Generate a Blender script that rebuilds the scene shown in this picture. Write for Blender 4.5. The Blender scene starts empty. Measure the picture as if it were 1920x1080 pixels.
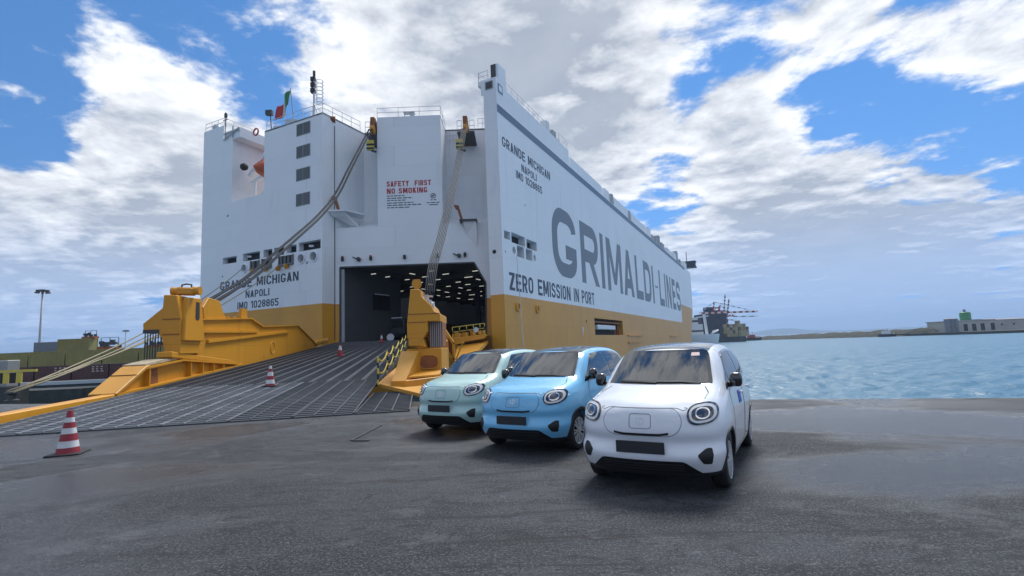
import bpy, bmesh, math, random
from math import sin, cos, pi, radians, sqrt, atan2
from mathutils import Vector, Matrix
from mathutils.bvhtree import BVHTree
from mathutils.geometry import delaunay_2d_cdt

SC = bpy.context.scene
COL = SC.collection
random.seed(7)

# ------------------------------------------------------------------ camera
cam_d = bpy.data.cameras.new('camera'); cam = bpy.data.objects.new('camera', cam_d); COL.objects.link(cam)
cam_d.sensor_width = 36.0; cam_d.lens = 17.625; cam_d.clip_start = 0.05; cam_d.clip_end = 30000
PITCH, ROLL, EYE = radians(6.4985), radians(2.35), 1.68
_f = Vector((0, cos(PITCH), sin(PITCH))); _r0 = Vector((1, 0, 0)); _u0 = _r0.cross(_f)
_r = _r0*cos(ROLL) - _u0*sin(ROLL); _u = _u0*cos(ROLL) + _r0*sin(ROLL)
cam.matrix_world = Matrix(((_r.x, _u.x, -_f.x, 0), (_r.y, _u.y, -_f.y, 0), (_r.z, _u.z, -_f.z, EYE), (0, 0, 0, 1)))
SC.camera = cam

# ------------------------------------------------------------------ light
SUN_AZ, SUN_EL = radians(24), radians(54)       # azimuth clockwise from +Y
sun_d = bpy.data.lights.new('sun', 'SUN'); sun = bpy.data.objects.new('sun', sun_d); COL.objects.link(sun)
sun_d.energy = 2.1; sun_d.angle = radians(20); sun_d.color = (1.0, .99, .965)
_sd = Vector((sin(SUN_AZ)*cos(SUN_EL), cos(SUN_AZ)*cos(SUN_EL), sin(SUN_EL)))
sun.rotation_euler = _sd.to_track_quat('Z', 'Y').to_euler(); sun.location = (30, 20, 80)
SC.view_settings.view_transform = 'Standard'; SC.view_settings.look = 'None'
SC.view_settings.exposure = 0.9; SC.view_settings.gamma = 1.0
SC.view_settings.use_curve_mapping = False
# ------------------------------------------------------------------ sky: Nishita air with a broken cloud layer
W = bpy.data.worlds.new('World'); SC.world = W; W.use_nodes = True
def build_sky():
    nt = W.node_tree; N = nt.nodes; L = nt.links; N.clear()
    def node(t, **k):
        n = N.new(t)
        for a, v in k.items(): setattr(n, a, v)
        return n
    def mth(op, a, b=None, c=None):
        n = node('ShaderNodeMath', operation=op)
        for i, v in enumerate((a, b, c)):
            if v is None: continue
            if isinstance(v, (int, float)): n.inputs[i].default_value = v
            else: L.new(v, n.inputs[i])
        return n.outputs[0]
    sky = node('ShaderNodeTexSky', sky_type='NISHITA', sun_disc=False, sun_elevation=SUN_EL, sun_rotation=SUN_AZ,
               air_density=1.0, dust_density=.0, ozone_density=2.0)
    tc = node('ShaderNodeTexCoord'); sep = node('ShaderNodeSeparateXYZ'); L.new(tc.outputs['Generated'], sep.inputs[0])
    X, Y, Z = sep.outputs
    sv = node('ShaderNodeCombineXYZ'); L.new(X, sv.inputs[0]); L.new(Y, sv.inputs[1]); L.new(mth('ADD', mth('MAXIMUM', Z, 0.0), .30), sv.inputs[2])
    nv = node('ShaderNodeVectorMath', operation='NORMALIZE'); L.new(sv.outputs[0], nv.inputs[0]); L.new(nv.outputs[0], sky.inputs['Vector'])   # clear air right down to the sea
    zc = mth('ADD', mth('MAXIMUM', Z, 0.0), 0.125)
    px = mth('DIVIDE', X, zc); py = mth('DIVIDE', Y, zc)       # position on a cloud ceiling one unit up
    com = node('ShaderNodeCombineXYZ'); L.new(px, com.inputs[0]); L.new(py, com.inputs[1])
    def noise(vec, scale, detail, rough, off=(0, 0, 0), dist=0.0, lac=2.0):
        mp = node('ShaderNodeMapping'); mp.inputs['Location'].default_value = off; L.new(vec, mp.inputs[0])
        n = node('ShaderNodeTexNoise', noise_dimensions='3D'); L.new(mp.outputs[0], n.inputs['Vector'])
        n.inputs['Scale'].default_value = scale; n.inputs['Detail'].default_value = detail
        n.inputs['Roughness'].default_value = rough; n.inputs['Distortion'].default_value = dist; n.inputs['Lacunarity'].default_value = lac
        return n.outputs['Fac']
    big = noise(com.outputs[0], .75, 3, .5, (3.1, 1.7, 0))
    MIDS = (2.5, 11, .60); o1 = (1.3, 7.7, 2)
    mid = noise(com.outputs[0], *MIDS, o1, .18)
    mid2 = noise(com.outputs[0], *MIDS, (o1[0]+.07*sin(SUN_AZ), o1[1]+.07*cos(SUN_AZ), 2), .18)
    fine = noise(com.outputs[0], 8.5, 8, .64, (0.3, 2.2, 5), .15)
    cov = mth('ADD', mth('ADD', mth('MULTIPLY', mid, .85), mth('MULTIPLY', big, .30)), mth('MULTIPLY', fine, .19))
    cov = mth('SUBTRACT', cov, .058)
    # cloud banks and clear gaps of this sky: direction, spread, amount
    def lobe(dx, dy, dz, tight, amt):
        d = node('ShaderNodeVectorMath', operation='DOT_PRODUCT'); L.new(tc.outputs['Generated'], d.inputs[0])
        d.inputs[1].default_value = (dx, dy, dz)
        return mth('MULTIPLY', mth('EXPONENT', mth('MULTIPLY', mth('SUBTRACT', d.outputs['Value'], 1.0), tight)), amt)
    for a in LOBES: cov = mth('ADD', cov, lobe(*a))
    ramp = node('ShaderNodeMapRange', interpolation_type='SMOOTHSTEP'); L.new(cov, ramp.inputs[0])
    ramp.inputs[1].default_value = .545; ramp.inputs[2].default_value = .665
    mask = ramp.outputs[0]
    # thick middles of the clouds are grey, sides towards the sun bright
    thick = node('ShaderNodeMapRange', interpolation_type='SMOOTHSTEP'); L.new(cov, thick.inputs[0])
    thick.inputs[1].default_value = .64; thick.inputs[2].default_value = .98
    lit = mth('ADD', mth('MULTIPLY', mth('SUBTRACT', mid, mid2), 3.6), .84)
    puff = noise(com.outputs[0], 3.1, 8, .6, (9, 4, 1), .2)
    lit = mth('SUBTRACT', lit, mth('MULTIPLY', thick.outputs[0], mth('ADD', mth('MULTIPLY', puff, 1.1), -.05)))
    amt = None
    for a in SHADES: v = lobe(*a); amt = v if amt is None else mth('ADD', amt, v)
    lit = mth('SUBTRACT', lit, mth('MULTIPLY', amt, mth('ADD', mth('MULTIPLY', puff, 1.6), .2)))
    lit = mth('MAXIMUM', mth('MINIMUM', lit, 1.0), mth('MULTIPLY', puff, .35))
    mixc = node('ShaderNodeMixRGB'); L.new(lit, mixc.inputs[0])
    mixc.inputs[1].default_value = (.165, .195, .25, 1); mixc.inputs[2].default_value = (.60, .61, .625, 1)
    # low banks seen through more air: bluer
    low = node('ShaderNodeMapRange', interpolation_type='SMOOTHSTEP'); L.new(Z, low.inputs[0])
    low.inputs[1].default_value = .02; low.inputs[2].default_value = .26; low.inputs[3].default_value = .58; low.inputs[4].default_value = 0
    mixl = node('ShaderNodeMixRGB'); L.new(low.outputs[0], mixl.inputs[0]); L.new(mixc.outputs[0], mixl.inputs[1]); mixl.inputs[2].default_value = (.24, .37, .62, 1)
    hs = node('ShaderNodeHueSaturation'); L.new(sky.outputs[0], hs.inputs['Color']); hs.inputs['Saturation'].default_value = 1.25
    b1 = node('ShaderNodeBackground'); L.new(hs.outputs[0], b1.inputs[0]); b1.inputs[1].default_value = .088
    b2 = node('ShaderNodeBackground'); L.new(mixl.outputs[0], b2.inputs[0]); b2.inputs[1].default_value = 1.0
    mx = node('ShaderNodeMixShader'); L.new(mask, mx.inputs[0]); L.new(b1.outputs[0], mx.inputs[1]); L.new(b2.outputs[0], mx.inputs[2])
    out = node('ShaderNodeOutputWorld'); L.new(mx.outputs[0], out.inputs[0])
LOBES = [
(-0.649, 0.621, 0.440, 73, -0.26),
(-0.654, 0.671, 0.349, 209, -0.17),
(-0.428, 0.776, 0.464, 138, -0.20),
(-0.287, 0.774, 0.564, 353, -0.10),
(-0.499, 0.693, 0.520, 353, -0.06),
(-0.665, 0.687, 0.293, 982, -0.10),
(0.663, 0.672, 0.329, 45, -0.21),
(0.577, 0.754, 0.314, 109, -0.13),
(0.464, 0.767, 0.443, 245, -0.12),
(0.301, 0.906, 0.296, 292, -0.20),
(0.319, 0.864, 0.390, 436, -0.12),
(0.231, 0.942, 0.242, 552, -0.10),
(0.375, 0.795, 0.477, 436, -0.10),
(0.524, 0.765, 0.375, 353, -0.10),
(0.494, 0.816, 0.299, 552, -0.06),
(-0.571, 0.722, 0.391, 61, 0.14),
(-0.645, 0.735, 0.207, 27, 0.14),
(-0.536, 0.781, 0.320, 109, 0.10),
(-0.135, 0.841, 0.523, 39, 0.16),
(0.104, 0.863, 0.495, 31, 0.20),
(0.202, 0.904, 0.377, 109, 0.12),
(0.418, 0.832, 0.366, 245, 0.08),
(0.543, 0.803, 0.246, 73, 0.12),
(0.425, 0.879, 0.217, 73, 0.12),
(0.643, 0.746, 0.173, 39, 0.12),
(0.530, 0.705, 0.471, 109, 0.14),
(0.677, 0.643, 0.358, 552, 0.14),
(-0.448, 0.727, 0.520, 245, 0.08),
(0.562, 0.824, 0.071, 35, 0.06),
(-0.653, 0.751, 0.096, 39, 0.05),
]
SHADES = [
(0.094, 0.881, 0.464, 31, 0.26),
(-0.098, 0.902, 0.420, 52, 0.16),
(-0.568, 0.798, 0.202, 45, 0.20),
(-0.675, 0.732, 0.095, 61, 0.28),
(0.630, 0.768, 0.120, 39, 0.36),
(0.485, 0.865, 0.125, 52, 0.28),
(0.590, 0.806, 0.050, 61, 0.30),
(-0.590, 0.705, 0.392, 73, -0.25),
(0.495, 0.819, 0.291, 61, -0.25),
(-0.221, 0.808, 0.546, 109, -0.20),
]
build_sky()
# ------------------------------------------------------------------ helpers
def mat(name, col, rough=.5, metal=0, coat=0, spec=.5, ior=None, emit=None, emis=1.0, var=None, bump=None, alpha=None):
    """Principled material; var=(scale, amount, colour2) adds procedural blotches, bump=(scale, strength, dist)."""
    m = bpy.data.materials.new(name); m.use_nodes = True; nt = m.node_tree; b = nt.nodes['Principled BSDF']
    b.inputs['Base Color'].default_value = (*col, 1); b.inputs['Roughness'].default_value = rough
    b.inputs['Metallic'].default_value = metal; b.inputs['Specular IOR Level'].default_value = spec
    if ior: b.inputs['IOR'].default_value = ior
    if coat: b.inputs['Coat Weight'].default_value = coat; b.inputs['Coat Roughness'].default_value = .06
    if emit: b.inputs['Emission Color'].default_value = (*emit, 1); b.inputs['Emission Strength'].default_value = emis
    if var or bump:
        tc = nt.nodes.new('ShaderNodeTexCoord')
    if var:
        sc, am, c2 = var[:3]; st = var[3] if len(var) > 3 else (1, 1, 1)
        mp = nt.nodes.new('ShaderNodeMapping'); mp.inputs['Scale'].default_value = st; nt.links.new(tc.outputs['Object'], mp.inputs[0])
        n = nt.nodes.new('ShaderNodeTexNoise'); n.inputs['Scale'].default_value = sc; n.inputs['Detail'].default_value = 7; n.inputs['Roughness'].default_value = .62
        nt.links.new(mp.outputs[0], n.inputs['Vector'])
        r = nt.nodes.new('ShaderNodeMapRange'); r.inputs[1].default_value = .38; r.inputs[2].default_value = .72; r.inputs[4].default_value = am
        nt.links.new(n.outputs['Fac'], r.inputs[0])
        mx = nt.nodes.new('ShaderNodeMixRGB'); mx.inputs[1].default_value = (*col, 1); mx.inputs[2].default_value = (*c2, 1)
        nt.links.new(r.outputs[0], mx.inputs[0]); nt.links.new(mx.outputs[0], b.inputs['Base Color'])
    if bump:
        sc, stg, d = bump
        n = nt.nodes.new('ShaderNodeTexNoise'); n.inputs['Scale'].default_value = sc; n.inputs['Detail'].default_value = 5
        nt.links.new(tc.outputs['Object'], n.inputs['Vector'])
        bp = nt.nodes.new('ShaderNodeBump'); bp.inputs['Strength'].default_value = stg; bp.inputs['Distance'].default_value = d
        nt.links.new(n.outputs['Fac'], bp.inputs['Height']); nt.links.new(bp.outputs[0], b.inputs['Normal'])
    return m

def tag(o, label=None, cat=None, group=None, kind=None):
    if label: o['label'] = label
    if cat: o['category'] = cat
    if group: o['group'] = group
    if kind: o['kind'] = kind
    return o
def thing(name, loc, label, cat, group=None, rz=0):
    o = bpy.data.objects.new(name, None); COL.objects.link(o); o.location = loc; o.rotation_euler = (0, 0, rz); o.empty_display_size = .3
    return tag(o, label, cat, group)
V = Vector
class MB:
    """collects polygons; build() links them as one mesh object"""
    def __init__(s): s.v = []; s.f = []
    def add(s, vs, fs):
        b = len(s.v); s.v += [tuple(p) for p in vs]; s.f += [tuple(i+b for i in f) for f in fs]; return s
    def box(s, c, d, rz=0, M=None):
        x, y, z = (k/2 for k in d); R = M or Matrix.Rotation(rz, 3, 'Z')
        ps = [V(c)+R@V((a*x, b*y, e*z)) for e in (-1, 1) for b in (-1, 1) for a in (-1, 1)]
        return s.add(ps, [(0, 2, 3, 1), (4, 5, 7, 6), (0, 1, 5, 4), (2, 6, 7, 3), (0, 4, 6, 2), (1, 3, 7, 5)])
    def bb(s, x0, x1, y0, y1, z0, z1): return s.box(((x0+x1)/2, (y0+y1)/2, (z0+z1)/2), (abs(x1-x0), abs(y1-y0), abs(z1-z0)))
    def prism(s, poly, vec):
        n = len(poly); a = [V(p) for p in poly]; b = [p+V(vec) for p in a]
        # orient outward
        nrm = V((0, 0, 0))
        for i in range(n): nrm += (a[i]-a[0]).cross(a[(i+1) % n]-a[0])
        fl = nrm.dot(V(vec)) > 0
        fs = [tuple(range(n)), tuple(range(2*n-1, n-1, -1))] + [(i, i+n, (i+1) % n+n, (i+1) % n) for i in range(n)]
        if fl: fs = [tuple(reversed(f)) for f in fs]
        return s.add(a+b, fs)
    def bar(s, p, q, w, h=None, up=(0, 0, 1)):
        p, q = V(p), V(q); d = (q-p); ln = d.length; d.normalize(); h = h or w
        u = V(up); 
        if abs(d.dot(u)) > .98: u = V((1, 0, 0))
        r = d.cross(u).normalized(); u = r.cross(d)
        M = Matrix((r, d, u)).transposed()
        return s.box((p+q)/2, (w, ln, h), M=M)
    def tube(s, pts, r, n=8, caps=True):
        pts = [V(p) for p in pts]; m = len(pts); rr = r if isinstance(r, (list, tuple)) else [r]*m
        vs = []; prev = None
        for i, p in enumerate(pts):
            d = (pts[min(i+1, m-1)]-pts[max(i-1, 0)]).normalized()
            if prev is None:
                a = V((0, 0, 1)) if abs(d.z) < .9 else V((1, 0, 0)); a = d.cross(a).normalized()
            else: a = (prev-d*prev.dot(d)).normalized()
            prev = a; b = d.cross(a)
            vs += [p+(a*cos(t)+b*sin(t))*rr[i] for t in (2*pi*k/n for k in range(n))]
        fs = [(i*n+k, i*n+(k+1) % n, (i+1)*n+(k+1) % n, (i+1)*n+k) for i in range(m-1) for k in range(n)]
        if caps: fs += [tuple(range(n-1, -1, -1)), tuple((m-1)*n+k for k in range(n))]
        return s.add(vs, fs)
    def lathe(s, prof, c=(0, 0, 0), ax=(0, 0, 1), n=24, closed=False):
        """prof: (radius, height) along ax"""
        ax = V(ax).normalized(); a = ax.cross(V((0, 0, 1)) if abs(ax.z) < .9 else V((1, 0, 0))).normalized(); b = ax.cross(a); c = V(c)
        vs = [c+ax*h+(a*cos(t)+b*sin(t))*r for r, h in prof for t in (2*pi*k/n for k in range(n))]
        m = len(prof); fs = [(i*n+k, i*n+(k+1) % n, (i+1)*n+(k+1) % n, (i+1)*n+k) for i in range(m-1) for k in range(n)]
        if closed: fs += [((m-1)*n+k, (m-1)*n+(k+1) % n, (k+1) % n, k) for k in range(n)]
        else: fs += [tuple(range(n-1, -1, -1)), tuple((m-1)*n+k for k in range(n))]
        return s.add(vs, fs)
    def sheet(s, grid):
        m, n = len(grid), len(grid[0])
        return s.add([p for r in grid for p in r], [(i*n+j, i*n+j+1, (i+1)*n+j+1, (i+1)*n+j) for i in range(m-1) for j in range(n-1)])
    def mesh(s, name):
        me = bpy.data.meshes.new(name); me.from_pydata(s.v, [], s.f); me.validate(); me.update(); return me
    def build(s, name, m, parent=None, smooth=False, local=False, bevel=0, kind=None, label=None, angle=None):
        if parent is not None and not local:
            # points are given in the world: bring them into the parent's frame
            Mi = chain(parent).inverted(); s.v = [tuple(Mi@V(p)) for p in s.v]
        me = s.mesh(name); o = bpy.data.objects.new(name, me); COL.objects.link(o)
        if m: me.materials.append(m)
        if smooth:
            for p in me.polygons: p.use_smooth = True
            if angle: me.set_sharp_from_angle(angle=radians(angle))
        if parent is not None: o.parent = parent
        if bevel:
            b = o.modifiers.new('bevel', 'BEVEL'); b.width = bevel; b.segments = 1; b.limit_method = 'ANGLE'
        return tag(o, label, None, None, kind)
def chain(o):
    M = Matrix.LocRotScale(o.location, o.rotation_euler, o.scale)
    return chain(o.parent)@M if o.parent else M
def copy_tree(o, parent=None):
    c = o.copy(); COL.objects.link(c); c.parent = parent
    for ch in list(o.children): copy_tree(ch, c)
    return c
def structure(o): o['kind'] = 'structure'; return o
_fonts = {}
def text_mesh(body, bold=0.0, res=3, space=1.0):
    """flat lettering of unit capital height, lower-left corner at the origin: list of verts (x, y), faces"""
    cu = bpy.data.curves.new('lettering', 'FONT'); cu.body = body; cu.resolution_u = res; cu.offset = bold; cu.space_character = space
    cu.size = 1.0; ob = bpy.data.objects.new('lettering', cu); COL.objects.link(ob)
    dg = bpy.context.evaluated_depsgraph_get(); ev = ob.evaluated_get(dg); me = ev.to_mesh()
    vs = [v.co.xy.copy() for v in me.vertices]; fs = [tuple(p.vertices) for p in me.polygons]
    ev.to_mesh_clear(); bpy.data.objects.remove(ob); bpy.data.curves.remove(cu)
    x0 = min(v.x for v in vs); x1 = max(v.x for v in vs); y0 = min(v.y for v in vs); y1 = max(v.y for v in vs)
    return [((v.x-x0)/(y1-y0), (v.y-y0)/(y1-y0)) for v in vs], fs, (x1-x0)/(y1-y0)
def lettering(name, body, fn, x0, x1, z0, z1, m, parent, bold=.02, space=1.0, thick=.006, label=None):
    """text filling the rectangle x0..x1, z0..z1 of the surface fn(a, z, out)"""
    vs, fs, w = text_mesh(body, bold, space=space); mb = MB()
    P = lambda v, o: fn(x0+(x1-x0)*v[0]/w, z0+(z1-z0)*v[1], o)
    mb.add([P(v, thick) for v in vs], fs)
    # rim so that the letters have depth
    ed = {}
    for f in fs:
        for i in range(len(f)):
            e = (f[i], f[(i+1) % len(f)]); ed[e] = ed.get(e, 0)+1
    for (i, j) in ed:
        if (j, i) not in ed: mb.add([P(vs[i], thick), P(vs[i], -.02), P(vs[j], -.02), P(vs[j], thick)], [(0, 1, 2, 3)])
    return mb.build(name, m, parent, label=label)
# ------------------------------------------------------------------ stencil-plain block capitals drawn as strokes
def glyph(c, w, h, t):
    """strokes of one capital in a w x h box, stroke t: ('p', [(x, y, corner radius)], closed) or ('q', polygon)"""
    a = t/2; l, r, b, T, m = a, w-a, a, h-a, h/2; R = min(w*.5-a, h*.30)+a*.0; q = t*1.12; P = lambda *pts, cl=False: ('p', list(pts), cl)
    S = lambda x0, y0, x1, y1: P((x0, y0, 0), (x1, y1, 0)); mb_ = h*.46; Rb = (T-mb_)*.5
    if c in 'O0': return [P((l, b, R), (r, b, R), (r, T, R), (l, T, R), cl=True)]
    if c == 'C': return [P((r, h*.68, 0), (r, T, R), (l, T, R), (l, b, R), (r, b, R), (r, h*.32, 0))]
    if c == 'G': return [P((r, h*.70, 0), (r, T, R), (l, T, R), (l, b, R), (r, b, R), (r, h*.46, 0)), S(w*.52, h*.46-a+a*.2, w, h*.46-a+a*.2)]
    if c in 'RP':
        o = [S(l, 0, l, h), P((t*.9, T, 0), (r, T, Rb), (r, mb_, Rb), (t*.9, mb_, 0))]
        return o+([('q', [(w*.36, mb_), (w*.36+q, mb_), (w, 0), (w-q, 0)])] if c == 'R' else [])
    if c == 'D': return [S(l, 0, l, h), P((t*.9, T, 0), (r, T, R), (r, b, R), (t*.9, b, 0))]
    if c == 'I': return [S(w/2, 0, w/2, h)]
    if c == '1': return [S(w-a, 0, w-a, h), ('q', [(w-t, h), (w-t, h-t*1.3), (0, h*.70), (0, h*.70+t)])]
    if c == 'L': return [S(l, 0, l, h), S(t*.9, b, w, b)]
    if c == 'E': return [S(l, 0, l, h), S(t*.9, b, w, b), S(t*.9, T, w, T), S(t*.9, m, w*.9, m)]
    if c == 'F': return [S(l, 0, l, h), S(t*.9, T, w, T), S(t*.9, m, w*.86, m)]
    if c == 'T': return [S(0, T, w, T), S(w/2, 0, w/2, h-t*.9)]
    if c == 'H': return [S(l, 0, l, h), S(r, 0, r, h), S(t*.9, m, w-t*.9, m)]
    if c == 'N': return [S(l, 0, l, h), S(r, 0, r, h), ('q', [(t*.2, h), (q*1.1, h), (w-t*.2, 0), (w-q*1.1, 0)])]
    if c == 'M': return [S(l, 0, l, h), S(r, 0, r, h), ('q', [(t*.2, h), (q*1.15, h), (w/2+t*.45, h*.14), (w/2-t*.45, h*.14)]), ('q', [(w-q*1.15, h), (w-t*.2, h), (w/2+t*.45, h*.14), (w/2-t*.45, h*.14)])]
    if c == 'A': return [('q', [(0, 0), (q, 0), (w/2+q*.5, h), (w/2-q*.5, h)]), ('q', [(w-q, 0), (w, 0), (w/2+q*.5, h), (w/2-q*.5, h)]), S(w*.22, h*.27, w*.78, h*.27)]
    if c == 'Z': return [S(0, b, w, b), S(0, T, w, T), ('q', [(w-q*1.3, h-t*.9), (w, h-t*.9), (q*1.3, t*.9), (0, t*.9)])]
    if c == 'K': return [S(l, 0, l, h), ('q', [(t*.8, h*.38), (t*.8, h*.38+t*1.4), (w-q, h), (w, h)]), ('q', [(w*.30, h*.5), (w*.30+q, h*.62), (w, 0), (w-q, 0)])]
    if c == 'Y': return [S(w/2, 0, w/2, h*.46), ('q', [(0, h), (q, h), (w/2+a, h*.42), (w/2-a, h*.42)]), ('q', [(w-q, h), (w, h), (w/2+a, h*.42), (w/2-a, h*.42)])]
    if c == 'S': return [P((r, h*.70, 0), (r, T, Rb), (l, T, Rb), (l, h*.52, Rb), (r, h*.48, Rb), (r, b, Rb), (l, b, Rb), (l, h*.30, 0))]
    if c == '2': return [P((l, h*.68, 0), (l, T, R), (r, T, R), (r, h*.52, h*.1), (l*1.2, t*.9, 0)), S(0, b, w, b)]
    if c == '8': return [P((l, h*.5, Rb), (r, h*.5, Rb), (r, T, Rb), (l, T, Rb), cl=True), P((l, b, Rb), (r, b, Rb), (r, h*.53, Rb), (l, h*.53, Rb), cl=True)]
    if c == '6': return [P((r, h*.72, 0), (r, T, R), (l, T, R), (l, b, R), (r, b, R), (r, h*.56, Rb), (l, h*.56, 0))]
    if c == '5': return [P((w, T, 0), (l, T, 0), (l, h*.56, 0), (r, h*.56, Rb), (r, b, R), (l, b, R), (l, h*.26, 0))]
    if c == '-': return [S(0, m, w, m)]
    return []
def round_line(pts, closed, seg=7):
    out = []; n = len(pts)
    for i, (x, y, r) in enumerate(pts):
        p = V((x, y))
        if r <= 0 or (not closed and i in (0, n-1)): out.append(p); continue
        p0, p1 = V(pts[i-1][:2]), V(pts[(i+1) % n][:2]); da, db = p0-p, p1-p
        ra = min(r, da.length*.5 if (closed or 1 < i < n-1) else da.length); rb = min(r, db.length*.5)
        A_, B_ = p+da.normalized()*ra, p+db.normalized()*rb; k = .5523
        for s in range(seg+1):
            u = s/seg; c1, c2 = A_.lerp(p, k), B_.lerp(p, k)
            out.append(A_*(1-u)**3+c1*3*u*(1-u)**2+c2*3*u*u*(1-u)+B_*u**3)
    return [p for i, p in enumerate(out) if i == 0 or (p-out[i-1]).length > 1e-5]
def draw_text(body, fn, x0, x1, z0, z1, t, m, parent, name='lettering', boxes=None, thick=.006):
    """letters filling x0..x1 (or given boxes) on surface fn(a, z, out); t = stroke as a share of the height"""
    h = z1-z0; rel = {'I': t*1.0, '1': .34, 'M': .74, ' ': .34, 'N': .62, '-': .3}
    ws = [rel.get(c, .56) for c in body]; gap = .115
    tot = sum(ws)+gap*(len(body)-1); k = (x1-x0)/tot if not boxes else 1; mb = MB(); x = x0
    for i, c in enumerate(body):
        if c == ' ':                                       # each word is a mesh of its own
            if mb.v: mb.build(name, M[m], parent); mb = MB()
            x += (ws[i]+gap)*k; continue
        if boxes: xa, xb = boxes[i]
        else: xa, xb = x, x+ws[i]*k; x = xb+gap*k
        W_ = abs(xb-xa); sx = W_; th = t*h
        wn = W_ if boxes else ws[i]*h                      # draw at true stroke, then stretch to the box
        for j, st in enumerate(glyph(c, wn, h, th)):
            o = thick+.004*j; F = lambda p, oo: fn(xa+p[0]/wn*(xb-xa), z0+min(h, max(0, p[1])), oo)
            if st[0] == 'q': loops = [st[1]]; quads = None
            else:
                ln = round_line(st[1], st[2]); n = len(ln); Lf, Rt = [], []
                for q in range(n):
                    a_, b_ = ln[q-1] if (q or st[2]) else None, ln[(q+1) % n] if (q < n-1 or st[2]) else None
                    d1 = (ln[q]-a_).normalized() if a_ is not None else None; d2 = (b_-ln[q]).normalized() if b_ is not None else None
                    d = ((d1 or d2)+(d2 or d1)); d = d.normalized() if d.length > 1e-6 else (d1 or d2); nn = V((-d.y, d.x)); cs = nn.dot(V((-(d1 or d2).y, (d1 or d2).x))); s = th/2/max(.5, cs)
                    Lf.append(ln[q]+nn*s); Rt.append(ln[q]-nn*s)
                rng_ = range(n if st[2] else n-1)
                b0 = len(mb.v); mb.add([F(p, o) for p in Lf]+[F(p, o) for p in Rt]+[F(p, -.02) for p in Lf]+[F(p, -.02) for p in Rt], [(q, (q+1) % n, n+(q+1) % n, n+q) for q in rng_]+[(q, 2*n+q, 2*n+(q+1) % n, (q+1) % n) for q in rng_]+[(n+q, n+(q+1) % n, 3*n+(q+1) % n, 3*n+q) for q in rng_])
                continue
            for lp in loops:
                n = len(lp); mb.add([F(p, o) for p in lp]+[F(p, -.02) for p in lp], [tuple(range(n))]+[(q, (q+1) % n, (q+1) % n+n, q+n) for q in range(n)])
    return mb.build(name, M[m] if isinstance(m, str) else m, parent)
M = {}
M['paint_white'] = mat('paint_white', (.70, .73, .78), .5, spec=.3, coat=1)
M['paint_blue'] = mat('paint_blue', (.17, .50, .78), .5, spec=.3, coat=1)
M['paint_green'] = mat('paint_green', (.40, .60, .57), .5, spec=.3, coat=1)
M['black_gloss'] = mat('black_gloss', (.012, .012, .014), .06, coat=1)
M['glass'] = mat('car_glass', (.012, .016, .02), .02, ior=2.05, spec=.6)
M['plastic'] = mat('plastic', (.022, .022, .025), .55)
M['plastic_dark'] = mat('plastic_dark', (.006, .006, .007), .6)
M['gap'] = mat('gap', (.03, .032, .036), .8); M['seam'] = mat('seam', (.16, .18, .20), .7)
M['lamp_dark'] = mat('lamp_dark', (.015, .016, .022), .05, coat=1)
M['lamp_white'] = mat('lamp_white', (.66, .68, .72), .25, coat=.6)
M['lens'] = mat('lens', (.06, .07, .10), .04, metal=.3, coat=1)
M['chrome'] = mat('chrome', (.75, .77, .8), .14, metal=1)
M['plate'] = mat('plate', (.018, .019, .024), .45)
M['tyre'] = mat('tyre', (.018, .018, .019), .75, bump=(60, .2, .004))
M['alloy'] = mat('alloy', (.60, .61, .63), .3, metal=.45)
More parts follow.
